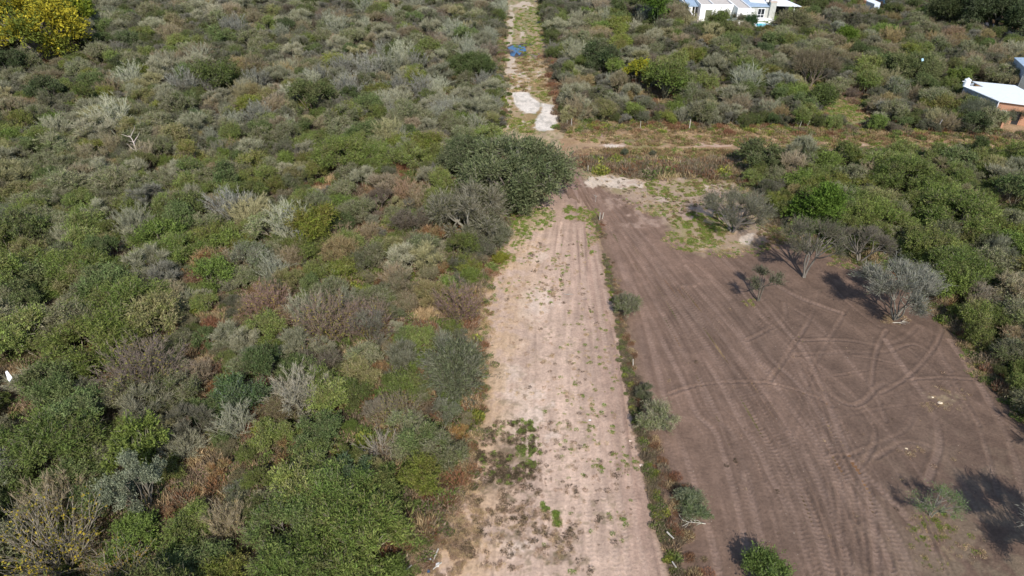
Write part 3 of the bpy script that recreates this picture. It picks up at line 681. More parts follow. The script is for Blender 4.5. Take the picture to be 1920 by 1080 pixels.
openscrub = finish(grow(505, R=2.3, H=3.4, base=1.0, nl=20, nsp=420, nlf=9, ll=.13, lw=.036, cols=((.14, .20, .07), (.17, .23, .09), (.12, .165, .06)), bark=(.28, .25, .21), lobe=(.22, .34),
                up=.35, nst=3, trunk=.07, fork=.35, spread=.2, twig=450, twl=.5, tww=.022, twc=(.24, .22, .16), out=.8), 'open')
greybare = finish(grow(506, R=3.0, H=4.2, base=1.3, nl=18, nsp=450, nlf=4, ll=.18, lw=.032, cols=((.2, .19, .15), (.13, .14, .08)), bark=(.36, .34, .3), lobe=(.22, .34),
                up=.4, nst=3, trunk=.12, fork=.35, spread=.25, twig=5500, twl=.5, tww=.022, twc=(.26, .24, .2), umb=1, out=.9), 'greybare')
bigtree = finish(grow(507, R=4.6, H=5.2, base=.8, nl=30, nsp=1700, nlf=20, ll=.24, lw=.09, cols=((.105, .125, .058), (.125, .14, .068), (.085, .105, .048), (.14, .15, .08)), bark=BARK, lobe=(.2, .34),
                up=.3, nst=6, trunk=.17, fork=.3, spread=.35, twig=1500, twl=.6, tww=.028, twc=(.27, .25, .2)), 'bigtree')
lichen = finish(grow(508, R=4.0, H=4.2, base=.6, nl=24, nsp=1100, nlf=12, ll=.24, lw=.06, cols=((.15, .15, .09), (.125, .13, .07), (.19, .175, .13)), bark=(.36, .34, .3), lobe=(.2, .34),
                up=.3, nst=6, trunk=.14, fork=.3, spread=.4, twig=6500, twl=.7, tww=.033, twc=(.32, .30, .25)), 'lichen')
yellow = finish(grow(509, R=4.6, H=5.2, base=.4, nl=26, nsp=1700, nlf=20, ll=.24, lw=.1, cols=((.38, .33, .035), (.32, .29, .035), (.20, .22, .04), (.42, .36, .04), (.14, .17, .035)), bark=BARK, lobe=(.2, .32),
                up=.35, nst=4, trunk=.2, fork=.3, spread=.3), 'yellow')
goldbush = finish(grow(510, R=2.4, H=4.0, base=1.2, nl=11, nsp=420, nlf=16, ll=.28, lw=.14, cols=((.40, .38, .04), (.33, .33, .045), (.22, .25, .045)), bark=BARK, lobe=(.25, .38), nst=3, trunk=.1), 'gold')
silverleaf = finish(grow(511, R=2.2, H=3.8, base=.8, nl=26, nsp=1000, nlf=22, ll=.13, lw=.05, cols=((.21, .24, .165), (.25, .275, .20), (.175, .205, .14)), bark=(.26, .24, .2), lobe=(.2, .3),
                up=.6, nst=6, trunk=.055, fork=.25, spread=.3, out=.9, jit=.7), 'silverleaf')
fanbush = finish(fan(512, R=3.4, H=4.2, n=44, sub=5, rad=.045, bark=(.36, .31, .24), twig=900, twl=.6, tww=.022, twc=(.33, .28, .21), nleaf=1500, ll=.15, lw=.10, lcols=((.38, .28, .035), (.30, .25, .05), (.42, .30, .04), (.2, .2, .05))), 'fan')
fanbare = finish(fan(513, R=1.9, H=1.7, n=26, sub=4, rad=.03, bark=(.42, .37, .30), twig=420, twl=.4, tww=.022), 'fanbare')
pinkfan = finish(fan(516, R=1.9, H=2.6, n=40, sub=6, rad=.026, bark=(.30, .21, .17), twig=3200, twl=.4, tww=.02, twc=(.28, .2, .16), nleaf=1500, ll=.13, lw=.06, lcols=((.25, .23, .06), (.3, .22, .07), (.18, .17, .06))), 'pinkfan')
roundspray = finish(grow(514, R=2.7, H=2.9, base=.2, nl=9, nsp=1250, nlf=18, ll=.26, lw=.055, cols=((.12, .135, .07), (.145, .155, .085), (.165, .165, .11)), bark=BARK, lobe=(.5, .62),
                up=.3, nst=6, trunk=.08, twig=2600, twl=.55, tww=.028, twc=(.25, .235, .19), out=.6), 'roundspray')
bigscrub = [finish(grow(520+i, R=3.0, H=3.4, base=.2, nl=26, nsp=2000, nlf=20, ll=.19, lw=.05, cols=((.11, .15, .042), (.13, .165, .05), (.10, .13, .04), (.155, .18, .06), (.13, .13, .055)), bark=BARK, lobe=(.2, .36), up=.5, jit=.8, start=.1, nst=6, trunk=.07, twig=2500, twl=.5, tww=.022, twc=(.25, .22, .17)), 'bigscrub') for i in range(2)]
dome = finish(grow(515, R=1.9, H=3.6, base=.5, nl=8, nsp=700, nlf=22, ll=.17, lw=.085, cols=((.125, .19, .035), (.155, .22, .045), (.1, .155, .032)), bark=BARK, lobe=(.4, .55), up=.3), 'dome')
lowacacia = finish(grow(530, R=3.4, H=3.7, base=1.1, nl=22, nsp=1150, nlf=10, ll=.16, lw=.034, cols=((.125, .13, .075), (.15, .15, .095), (.115, .115, .07)), bark=B2, lobe=(.24, .36), up=.35, nst=5, trunk=.11, fork=.3, spread=.3, twig=4500, twl=.55, tww=.022, twc=(.21, .195, .15), umb=1, out=.9), 'lowacacia')
GT = 'acacia_tree'
# trees standing on the cleared lot
hero(0, 0, 0, 124, GT, 'low spreading olive acacia tree at the green weedy corner of the cleared lot', 'tree', 'the acacia in the weedy corner', p=lowacacia, base=(1372, 436), hz=1., rz=1.3)
hero(0, 0, 0, 112, GT, 'acacia tree with forked bare trunk and long shadow on the cleared lot', 'tree', 'the forked acacia', p=acacia2, base=(1507, 521), hz=1.12, rz=.4)
hero(0, 0, 0, 74, 'thorn_sapling', 'small thin sparse tree alone in the middle of the cleared lot', 'tree', 'the thin sapling on the lot', p=sapling, base=(1422, 566), rz=2.2)
hero(0, 0, 0, 150, 'silver_thorn_tree', 'spreading silvery tree with dense grey branches near the lot\'s right edge', 'tree', 'the silvery spreading tree', p=silverwood, base=(1676, 599), hz=.98, rz=.9)
hero(0, 0, 0, 92, 'open_green_tree', 'sparse light green small tree beside big shadows at the lower right', 'tree', 'the sparse light green tree', p=openscrub, base=(1745, 970), hz=.95, rz=.5)
hero(0, 0, 0, 98, 'bare_grey_tree', 'grey leafless tree with pale trunk standing at the thicket edge', 'tree', 'the leafless lot-edge tree', p=greybare, base=(1610, 492), hz=.85, rz=2.9, color=(.78, .74, .68))
hero('bright', 1440, 1068, 92, 'bright_green_shrub', 'bright green leafy shrub cut by the bottom edge of the cleared lot', 'shrub', 'the bottom bright green shrub', p=KINDS['bright'][0], color=(.85, .9, .85))
hero(0, 0, 0, 190, 'silver_thorn_tree', 'big grey tree just outside the right edge casting a large shadow', 'tree', p=silverwood, base=(1998, 1075), hz=1.25, rz=2.4)
hero(0, 0, 0, 120, 'silver_thorn_tree', 'tree beyond the right edge whose shadow reaches the lot', 'tree', p=greybare, base=(1985, 850), hz=.95, rz=1.4)
# shrubs in the strip between road and lot
hero('sage', 1176, 572, 54, 'sage_shrub', 'grey-green shrub growing in the weedy line, farthest of three beside the lot', 'shrub', 'the first shrub of the weedy line', var=1, color=(1.5, 1.5, 1.4), hz=1.1)
hero('sage', 1208, 735, 40, 'sage_shrub', 'small grey shrub against the far side of the big line shrub', 'shrub', var=3, color=(1.15, 1.2, 1.1))
hero('sage', 1231, 785, 74, 'sage_shrub', 'large rounded grey-green shrub in the weedy line beside the dirt road', 'shrub', 'the large weedy-line shrub', var=2, color=(1.6, 1.55, 1.4))
hero('sage', 1300, 945, 72, 'sage_shrub', 'low straggly grey-green shrub on the lot side of the weedy line', 'shrub', 'the straggly shrub near the bottom', var=4, color=(1.0, 1.15, .95), hz=.7)
# big crowns around the bend of the road
hero(0, 968, 318, 200, 'shade_tree', 'largest dense dark green tree overhanging the bend of the road', 'tree', 'the big green tree at the bend', p=bigtree, rz=.3, hz=.95)
hero(0, 885, 290, 120, 'shade_tree', 'dense green tree joined to the left side of the big one', 'tree', p=bigtree, rz=2.3, hz=.9)
hero(0, 955, 355, 120, 'shade_tree', 'dark green tree just in front of the big tree at the road bend', 'tree', p=bigtree, rz=4.1, hz=.8)
hero(0, 880, 392, 150, 'lichen_tree', 'greyish brown tree with pale lichened branches left of the road bend', 'tree', 'the lichened tree by the road', p=lichen, rz=.8, hz=1.1, color=(.86, .83, .75))
hero(0, 915, 432, 96, 'lichen_tree', 'smaller greyish brown tree stepping down in front of the lichened one', 'tree', None, p=lichen, rz=3.4, hz=.8, color=(.8, .82, .7))
hero('sage', 898, 470, 56, 'sage_shrub', 'grey-green shrub below the lichened tree at the road edge', 'shrub', var=0)
hero('bright', 937, 482, 34, 'bright_green_shrub', 'small yellow-green shrub on the edge of the pale dirt road', 'shrub', 'the small yellow-green roadside shrub', var=0, color=(1.5, 1.2, .7), hz=.6)
hero(0, 853, 694, 132, 'round_shrub', 'big round olive shrub with radiating twigs beside the dirt road', 'shrub', 'the big round roadside shrub', p=roundspray, rz=1.)
hero('sage', 862, 630, 36, 'sage_shrub', 'small greyish shrub peeping up behind the big round roadside shrub', 'shrub', var=2)
hero(0, 252, 905, 108, 'silver_leaf_tree', 'upright silver-leaved tree among green shrubs at the lower left', 'tree', 'the silver-leaved tree', p=silverleaf, rz=.6, hz=1.35, color=(1.1, 1.05, .98))
hero(0, 90, 1010, 210, 'fan_shrub', 'bare branched fan-shaped shrub with small yellow leaves in the bottom left corner', 'shrub', 'the yellow-leaved fan shrub', p=fanbush, rz=.5)
hero(0, 216, 1062, 130, 'fan_shrub', 'smaller bare fan shrub with yellow leaf tips right of the bottom-left one', 'shrub', p=fanbush, rz=2.5, hz=.8)
hero(0, 712, 832, 88, 'bare_fan_shrub', 'low leafless shrub with pale branches spread like a fan', 'shrub', 'the low leafless fan shrub', p=fanbare, rz=.5)
hero('green', 620, 930, 150, 'green_shrub', 'wide green shrub at the back of the bottom green mass', 'shrub', 'the wide green shrub', p=bigscrub[0], rz=1., color=(1.2, 1.25, 1.1))
hero('green', 540, 985, 150, 'green_shrub', 'wide dull green shrub left in the bottom green mass', 'shrub', None, p=bigscrub[1], rz=2., color=(1.1, 1.1, 1.15))
hero('green', 665, 1010, 190, 'green_shrub', 'largest bright olive shrub at the bottom beside the road litter', 'shrub', 'the largest olive shrub at the bottom', p=bigscrub[0], rz=4., color=(1.35, 1.35, 1.1))
hero('green', 560, 1075, 180, 'green_shrub', 'green shrub cut by the bottom edge right of the brown gap', 'shrub', None, p=bigscrub[1], rz=5., color=(1.2, 1.25, 1.1))
hero('dark', 655, 885, 80, 'dark_green_shrub', 'dark green shrub behind the bottom green mass', 'shrub', None, var=0, color=(1, 1.15, 1.2))
hero('sage', 560, 735, 100, 'grey_twig_shrub', 'pale grey twiggy shrub standing out in the lower thicket', 'shrub', 'the pale grey shrub of the lower thicket', p=KINDS['grey'][6], color=(1.55, 1.5, 1.4))
hero('grey', 360, 790, 90, 'grey_twig_shrub', 'grey-brown twiggy shrub left of the brown gap at lower left', 'shrub', None, var=2, color=(.95, .95, .85))
hero('green', 450, 740, 110, 'green_shrub', 'bluish green shrub left of the pale grey shrub', 'shrub', None, var=4, color=(.85, 1.05, 1.25))
hero('grey', 690, 610, 66, 'grey_twig_shrub', 'narrow grey twiggy shrub in the dry middle of the thicket', 'shrub', None, var=0, color=(1.1, 1.1, 1.05), hz=1.2)
hero('brown', 600, 680, 90, 'brown_shrub', 'brownish grey shrub behind the pale grey one', 'shrub', None, var=0)
hero('brown', 500, 566, 90, 'pinkish_fan_shrub', 'pinkish brown bare shrub with upright stems beside the russet gap', 'shrub', 'the pinkish bare shrub', p=pinkfan, color=(1.1, 1, 1))
hero(0, 610, 600, 110, 'pinkish_fan_shrub', 'brown bare shrub with yellowish leaf tips in the dry middle', 'shrub', None, p=pinkfan, rz=2., color=(.9, .95, .9))
hero('brown', 770, 420, 70, 'brown_shrub', 'brown leafless low shrub left of the lichened tree', 'shrub', None, var=3)
hero(0, 712, 372, 50, 'bare_grey_tree', 'small brownish leafless tree with two pale trunks in the dry clearing', 'tree', 'the twin-trunk leafless tree', p=greybare, hz=1.1, color=(.8, .68, .62))
hero('silver', 812, 318, 16, 'white_stem_shrub', 'thin white-stemmed sapling in the straw clearing', 'shrub', None, var=0, hz=1.5)
hero('green', 596, 425, 96, 'green_shrub', 'yellowish green leafy shrub in the middle of the left thicket', 'shrub', 'the yellowish leafy shrub', var=0, color=(1.5, 1.35, .8), hz=1.1)
hero('silver', 430, 383, 64, 'white_bare_shrub', 'whitish leafless shrub bright against green ones in the left thicket', 'shrub', 'the whitish leafless shrub', var=0, color=(1.1, 1.1, 1.1))
hero('grey', 275, 372, 70, 'grey_twig_shrub', 'rounded grey twiggy shrub left of the whitish leafless one', 'shrub', None, var=3)
hero('green', 345, 388, 82, 'green_shrub', 'domed olive shrub between the grey one and the whitish one', 'shrub', None, var=2, hz=.9)
hero('green', 40, 430, 90, 'green_shrub', 'rounded green shrub on the left edge of the photo', 'shrub', 'the rounded shrub on the left edge', var=1)
hero('grey', 307, 520, 70, 'grey_twig_shrub', 'round grey twiggy shrub left of the yellow-green weeds', 'shrub', None, var=4)
hero('silver', 735, 214, 36, 'white_bare_shrub', 'small whitish bare shrub standing alone left of the road trees', 'shrub', 'the small whitish bare shrub', var=1)
for i, (x, y, wd) in enumerate([(600, 140, 46), (650, 160, 60), (690, 128, 66), (640, 122, 50), (745, 160, 44), (790, 160, 50), (778, 118, 50), (345, 150, 62), (395, 150, 48), (440, 48, 50), (430, 52, 40), (925, 190, 30), (905, 150, 36), (720, 95, 40), (480, 150, 50), (830, 205, 50)]):
    d_ = ['tall', 'many-stemmed', 'pale', 'dense'][i % 4]
    hero('silver', x, y, wd*.85, 'white_bare_shrub', '%s whitish leafless shrub, number %d' % (d_, i+1), 'shrub', None, var=i, color=(1.0, 1.0, .98), hz=.95)['rank_me'] = 1
hero(0, 884, 122, 84, 'round_tree', 'round dense green tree left of the puddle on the far track', 'tree', 'the round tree left of the puddle', p=bigtree, rz=1.2, hz=.9, color=(.95, 1.05, .8))
hero('dark', 583, 180, 78, 'round_tree', 'round dark green tree in the grey upper thicket', 'tree', 'the round dark tree', var=1, hz=.9, color=(1.25, 1.15, 1))
hero('green', 402, 140, 84, 'flat_top_tree', 'flat-topped olive green tree right of pale leafless shrubs', 'tree', 'the flat-topped olive tree', var=3, hz=1.)
hero('green', 462, 203, 70, 'green_shrub', 'yellowish green flat shrub left of the round dark tree', 'shrub', None, var=2, color=(1.4, 1.35, .8), hz=.7)
hero('dark', 535, 50, 34, 'dark_green_tree', 'upright dark green tree near the top of the photo', 'tree', 'the upright dark tree near the top', var=0, hz=1.4)
hero('dark', 222, 118, 32, 'dark_green_tree', 'small upright dark green tree in the upper left brown scrub', 'tree', 'the small dark tree at the upper left', var=2, hz=1.2)
hero('dark', 16, 118, 60, 'dark_green_tree', 'dark green tree on the left edge below the yellow tree', 'tree', None, var=1)
hero('dark', 88, 170, 66, 'dark_green_tree', 'dark green tree low in the upper left thicket', 'tree', None, var=0)
hero(0, 55, 34, 195, 'yellow_tree', 'tall tree with bright yellow autumn leaves in the top left corner', 'tree', 'the tall yellow tree', p=yellow, rz=.6, hz=1.)
hero(0, 142, 22, 66, 'yellow_tree', 'smaller greenish yellow tree on the right side of the tall yellow one', 'tree', None, p=goldbush, color=(.55, .7, .7), hz=1.1)
hero(0, 1198, 132, 54, 'yellow_shrub', 'bright yellow-green shrub in the grey thicket right of the far track', 'tree', 'the bright yellow shrub', p=goldbush, hz=.95, color=(.85, .85, .8))
hero('green', 1250, 148, 90, 'green_shrub', 'wide green tree just behind the right side of the yellow shrub', 'tree', None, var=1, color=(1.1, 1.15, .9))
hero('dark', 1128, 103, 66, 'dark_green_tree', 'dark green bush beyond the yellow shrub beside the far track', 'tree', 'the dark bush by the far track', var=2)
hero(0, 1524, 128, 96, GT, 'umbrella-shaped brownish acacia tree with visible trunk near the grassy glade', 'tree', 'the umbrella tree by the glade', p=lowacacia, rz=2.6, color=(1.1, .98, .85), hz=1.15)
hero(0, 1310, 165, 10, 'white_stem_shrub', 'thin pale stem rising among grey shrubs', 'shrub', None, p=KINDS['silver'][2], hz=2)
hero(0, 1715, 125, 100, 'round_tree', 'large rounded light olive tree left of the white-roofed house', 'tree', 'the large olive tree', p=bigtree, rz=5.2, color=(1.2, 1.2, 1.0), hz=.9)
hero(0, 1640, 105, 56, 'round_tree', 'olive tree left of the large olive tree', 'tree', None, p=bigtree, rz=3.2, color=(1.0, 1.05, .9), hz=.9)
hero('bright', 1587, 70, 40, 'bright_green_tree', 'bright green rounded tree alone in brown scrub right of the white house', 'tree', 'the bright green tree', p=dome, color=(1, 1, .9))
hero('bright', 1848, 84, 30, 'bright_green_tree', 'mid green rounded tree below the sandy path', 'tree', None, p=dome, color=(.6, .75, .9), hz=.8)
hero('bright', 1545, 180, 60, 'bright_green_shrub', 'small olive tree on the left rim of the grassy glade', 'tree', None, var=2, color=(.75, .75, .8))
hero(0, 1530, 384, 92, 'bright_dome_shrub', 'bright green domed shrub at the top corner of the cleared lot', 'shrub', 'the bright domed shrub', p=dome, rz=.4, color=(.8, .85, .8))
hero('dark', 1425, 292, 84, 'dark_green_tree', 'dark green leafy tree where the lane meets the right thicket', 'tree', 'the dark tree at the lane', var=0, hz=.9, color=(1.1, 1.05, 1))
hero('sage', 1172, 286, 14, 'sage_shrub', 'small upright grey-green shrub at the near side of the lane', 'shrub', None, var=1, hz=1.7, color=(.9, 1, .95))
hero('sage', 1224, 288, 14, 'sage_shrub', 'second tiny grey-green shrub at the near side of the lane', 'shrub', None, var=2, hz=1.3)
hero('green', 1836, 270, 40, 'green_shrub', 'dark rounded shrub standing in the lane near the white-roofed house', 'shrub', 'the shrub in the lane', var=2, color=(.75, .85, .9))
hero(0, 1492, 42, 74, 'round_tree', 'brownish rounded tree right of the white house and its chimney', 'tree', 'the brown tree beside the white house', p=roundspray, rz=1.2, color=(1.0, .88, .8), hz=.85)
hero('green', 1352, 40, 46, 'garden_tree', 'green garden tree in front of the white house wall', 'tree', 'the garden tree of the white house', var=0, hz=1.2, color=(.9, .92, .8))
hero('dark', 1407, 44, 24, 'garden_conifer', 'dark upright conifer left of the swimming pool', 'tree', None, var=1, hz=1.7, color=(.7, 1.0, .9))
hero('sage', 1388, 33, 30, 'garden_tree', 'greyish garden tree between the white blocks of the house', 'tree', None, var=1)
hero('brown', 1396, 22, 18, 'garden_shrub', 'pinkish brown shrub against the grey house wall', 'shrub', None, var=0, hz=1.3)
hero('green', 1436, 58, 30, 'garden_shrub', 'green shrub with russet leaves in front of the pool', 'shrub', None, var=1, color=(1.1, .9, .8))
hero('green', 1235, 2, 70, 'bright_green_tree', 'bright green tree group left of the white house', 'tree', None, var=0, color=(.95, 1.35, .8), hz=1.3)
hero(0, 1885, 14, 120, 'dark_tall_tree', 'tall dark tree above the sandy path in the top right', 'tree', 'the tall dark trees at the top right', p=bigtree, color=(.62, .70, .68), hz=1.05)
hero(0, 1790, 12, 90, 'dark_tall_tree', 'tall dark tree left end of the top right row', 'tree', None, p=bigtree, color=(.75, .78, .7), hz=1.1, rz=2.)
hero(0, 1835, 2, 110, 'dark_tall_tree', 'tall dark tree middle of the top right row', 'tree', None, p=bigtree, color=(.6, .68, .66), hz=1.25, rz=3.)
hero(0, 1955, 32, 110, 'dark_tall_tree', 'tall dark tree cut by the right edge near the sandy path', 'tree', None, p=bigtree, color=(.62, .70, .66), hz=1.2, rz=1.)
hero('sage', 1908, 214, 44, 'house_tree', 'feathery grey-green tree in front of the brick wall', 'tree', None, p=lowacacia, hz=1.15, color=(.95, 1, .95))
hero('sage', 1832, 212, 66, 'house_tree', 'feathery dark tree against the shaded wall of the white-roofed house', 'tree', None, p=lowacacia, rz=2., hz=1.2, color=(.8, .9, .85))
hero(0, 1884, 222, 34, 'house_tree', 'small feathery tree before the corner of the brick wall', 'tree', None, p=lowacacia, rz=4., hz=1.3, color=(.9, 1, .9))
hero('dark', 1830, 228, 46, 'dark_green_shrub', 'dark shrub at the foot of the trees beside the brick wall', 'shrub', None, var=1)
hero('grey', 1660, 205, 40, 'grey_twig_shrub', 'pale grey shrub with white branches on the right of the glade', 'shrub', None, var=1, color=(1.3, 1.3, 1.3))

for i, (x, y, wd, lb) in enumerate([(240, 570, 150, 'large green shrub left of the russet gap'), (180, 640, 170, 'largest green shrub above the lower left thicket'), (80, 840, 190, 'large bright green shrub left of the silver-leaved tree'), (130, 500, 120, 'wide dull green shrub under the left-edge rounded one'),
      (330, 470, 110, 'wide olive shrub right of the round grey twiggy one'), (1700, 330, 120, 'wide olive shrub at the back of the right thicket'), (1800, 400, 150, 'wide green shrub in the middle of the right thicket'), (1640, 400, 110, 'green shrub right of the bright domed one'),
      (1790, 500, 130, 'wide green shrub beyond the silvery spreading tree'), (640, 290, 110, 'wide olive shrub left of the straw clearing'), (700, 290, 80, 'olive shrub just beyond the straw clearing')]):
    hero(0, x, y, wd, 'big_green_shrub', lb, 'shrub', None, p=bigscrub[i % 2], rz=i*1.7, color=[(1.15, 1.15, 1.0), (1.3, 1.3, 1.1), (1.0, 1.05, .95)][i % 3], hz=.85, used=.7)

hero(0, 690, 600, 90, 'pinkish_fan_shrub', 'brown bare shrub right of the yellow-tipped one in the dry middle', 'shrub', None, p=pinkfan, rz=4., color=(.8, .8, .85))
hero(0, 860, 570, 90, 'pinkish_fan_shrub', 'pinkish bare shrub beside the upper left edge of the dirt road', 'shrub', None, p=pinkfan, rz=3., color=(.9, .85, .9))
hero(0, 745, 770, 80, 'pinkish_fan_shrub', 'brown fan-shaped shrub with yellow leaves beyond the low leafless fan shrub', 'shrub', None, p=pinkfan, rz=5., color=(.9, 1.05, .9))
hero(0, 260, 690, 130, 'pinkish_fan_shrub', 'dark bare-branched shrub between big green shrubs of the lower left', 'shrub', None, p=pinkfan, rz=1., color=(.75, .85, .85))

LAND += [(*G(968, 94)[:2], 'the puddle'), (*G(1030, 215)[:2], 'the pale sand slabs'), (*G(1380, 30)[:2], 'the white house'), (*G(1860, 210)[:2], 'the white-roofed house'),
         (*G(15, 705)[:2], 'the white sheet'), (*G(250, 300)[:2], 'the fallen dead branch'), (*G(1640, 10)[:2], 'the small white shed'),
         (*G(985, 8)[:2], 'the end of the far track'), (*G(1292, 240)[:2], 'the white fence post'), (*G(1700, 215)[:2], 'the grassy glade'),
         (*G(815, 1040)[:2], 'the pale pole by the road'), (*G(400, 900)[:2], 'the brown gap'), (*G(385, 610)[:2], 'the russet gap'),
         (*G(1900, 75)[:2], 'the sandy path'), (*G(300, 60)[:2], 'the brown scrub at the top'), (*G(1300, 90)[:2], 'the scrub below the white house'),
         (*G(1850, 690)[:2], 'the right corner of the lot'), (*G(1750, 400)[:2], 'the right thicket centre'), (*G(80, 250)[:2], 'the upper left scrub'), (*G(150, 700)[:2], 'the lower left thicket')]

# ------------------------------------------------------------------ filling the thicket
VIEWS = [gpoly(p) for p in ([(1612, -4), (1662, -4), (1664, 34), (1612, 34)], [(1090, 285), (1390, 283), (1400, 350), (1098, 340)], [(1390, 280), (1700, 276), (1925, 284), (1925, 300), (1700, 300), (1390, 302)], [(-20, 690), (40, 690), (45, 760), (-20, 760)], [(925, 75), (960, 75), (960, 130), (925, 130)])]
def throw():
    n = 26000
    Y = 20+ (215)*np.sqrt(rng.random(n)*.98+.02)*1.0; Y = np.concatenate([Y, rng.uniform(20, 110, 9000)])
    hw = .77*(22.8+.82*Y)+8; X = rng.uniform(-1, 1, len(Y))*hw
    px, py = P(X, Y, 1.3); kw, sz = zone(px, py); g = gapw(px, py)
    R = sz*rng.uniform(.55, 1.2, len(Y))*2.0; R = np.where(rng.random(len(Y)) < .3, R*.6, R)*np.where(Y > 130, 1.04, 1)
    R *= (1-.45*g)
    cl = np.minimum(clearance(X, Y), clearance(X, Y, VIEWS)+.3)
    ok = (cl > R*.62) & (rng.random(len(Y)) > g*.93)
    grid = {}; out = []
    cell = 4.0
    def near(x, y, r):
        i, j = int(x//cell), int(y//cell)
        for a in range(i-2, i+3):
            for b in range(j-2, j+3):
                for (u, v, q) in grid.get((a, b), ()):
                    if (u-x)**2+(v-y)**2 < ((r+q)*.54)**2: return True
        return False
    for x, y, r in USED: grid.setdefault((int(x//cell), int(y//cell)), []).append((x, y, r))
    big = [(x, y, r) for x, y, r in USED if r > 3]
    for k in np.nonzero(ok)[0]:
        x, y, r = X[k], Y[k], R[k]
        if near(x, y, r) or any((u-x)**2+(v-y)**2 < (q+r*.4)**2 for u, v, q in big): continue
        grid.setdefault((int(x//cell), int(y//cell)), []).append((x, y, r)); out.append((x, y, r, kw[k]))
    return out
SH = throw()
NAMES = dict(sage=('sage_shrub', 'grey-green shrub'), green=('green_shrub', 'olive green shrub'), dark=('dark_green_shrub', 'dark green shrub'), bright=('bright_green_shrub', 'bright green shrub'),
             grey=('grey_twig_shrub', 'grey twiggy shrub'), brown=('brown_shrub', 'brown twiggy shrub'), russet=('russet_shrub', 'low russet bush'), silver=('white_bare_shrub', 'whitish leafless shrub'))
TINT = [('', (1.44, 1.46, 1.24), .52), ('pale ', (1.64, 1.64, 1.4), .14), ('deep ', (1.16, 1.2, 1.04), .12), ('yellowish ', (1.6, 1.54, 1.05), .13), ('bluish ', (1.3, 1.36, 1.34), .03), ('brownish ', (1.48, 1.3, 1.1), .06)]
plan = []
for x, y, r, kw in SH:
    key = KEYS[rng.choice(8, p=kw/kw.sum())]; v = int(rng.integers(0, len(KINDS[key]))); p = KINDS[key][v]
    t = int(rng.choice(6, p=[a[2] for a in TINT])); t = (2 if rng.random() < .5 else 0) if key == 'silver' else 2 if key == 'bright' else t; s = r/p.R*1.15; hz = float(rng.uniform(.85, 1.25)*min(1, 1.9/r)**.4)
    if key == 'russet': s *= .8
    px, py = P(x, y, 1.2); a = axis_depth(y, 1.2)
    seen = -30 < px < 1950 and -12 < py < 1100
    plan.append(dict(x=x, y=y, r=r, key=key, v=v, t=t, s=s, hz=hz, rz=float(rng.uniform(0, 6.28)), px=float(px), py=float(py), size=r*FPX/a, seen=bool(seen), ex=(float(rng.uniform(.8, 1.25)), float(rng.uniform(.85, 1.15))), ln=(float(rng.normal(0, .09)), float(rng.normal(0, .09)))))
rest = []
byk = {}
for q in plan: byk.setdefault(q['key'], []).append(q)
for key, L in byk.items():
    L.sort(key=lambda q: -q['size']*(1 if q['seen'] else 0)); m = [q for q in L if q['seen']][:290]
    ids = {id(q) for q in m}; rest += [q for q in L if id(q) not in ids]
    for q in m: q['solo'] = True
ORD = ['nearest', 'second nearest', 'third nearest', 'fourth nearest', 'fifth nearest', 'sixth nearest', 'seventh nearest', 'eighth nearest', 'ninth nearest', 'tenth nearest', 'eleventh nearest', 'twelfth nearest']
def ordn(i): return ORD[i] if i < 12 else '%dth nearest' % (i+1)
solo = [q for q in plan if q.get('solo')]
LP = np.array([(a, b) for a, b, _ in LAND]); lpx, lpy = P(LP[:, 0], LP[:, 1])
groups = {}
for q in solo:
    a = axis_depth(q['y']); d = np.hypot(lpx-q['px'], (lpy-q['py'])*1.5); i = int(np.argmin(d)); dx, dy = q['px']-lpx[i], (q['py']-lpy[i])*1.5
    di = 'right of' if dx > abs(dy) else 'left of' if -dx > abs(dy) else 'above' if dy < 0 else 'below'
    sz = 'small ' if q['r'] < 1.05 else 'wide ' if q['r'] > 1.75 else ''
    q['d'] = float(d[i]); groups.setdefault((sz+TINT[q['t']][0]+NAMES[q['key']][1], di, LAND[i][2]), []).append(q)
for (desc, di, land), L in groups.items():
    L.sort(key=lambda q: q['d'])
    for i, q in enumerate(L):
        q['label'] = '%s, %s %s %s' % (desc, ordn(i), di, land) if len(L) > 1 else '%s %s %s' % (desc, di, land)
        if len(q['label'].replace('-', ' ').split()) > 16: q['label'] = q['label'].replace('twiggy ', '').replace(' of the ', ' of ')
for q in solo:
    p = KINDS[q['key']][q['v']]; parts = q['y'] < 95
    o = put(p, q['x'], q['y'], q['rz'], q['s'], NAMES[q['key']][0], parts, TINT[q['t']][1], q['hz'], lean=q['ln'], partnames=('crown', 'stems'), ex=q['ex'])
    tag(o, q['label'], 'shrub', {'sage': 'grey-green shrubs of the thicket', 'green': 'olive green shrubs of the thicket', 'dark': 'dark green shrubs of the thicket', 'bright': 'bright green shrubs of the thicket',
        'grey': 'grey twiggy shrubs of the thicket', 'brown': 'brown twiggy shrubs of the thicket', 'russet': 'russet bushes of the thicket', 'silver': 'whitish leafless shrubs of the thicket'}[q['key']])
# labels of the hand-placed whitish shrubs: rank by what they stand near
wl = [o for o in list(COL.objects) if 'rank_me' in o]; gr = {}
for o in wl:
    X_, Y_ = P(o.location.x, o.location.y); d = np.hypot(lpx-X_, (lpy-Y_)*1.5); i = int(np.argmin(d)); gr.setdefault(i, []).append((float(d[i]), o))
for i, L in gr.items():
    L.sort(key=lambda t: t[0])
    for k, (d, o) in enumerate(L): o['label'] = 'tall whitish leafless shrub, %s to %s' % (ordn(k), LAND[i][2]); del o['rank_me']; o['group'] = 'tall whitish leafless shrubs'

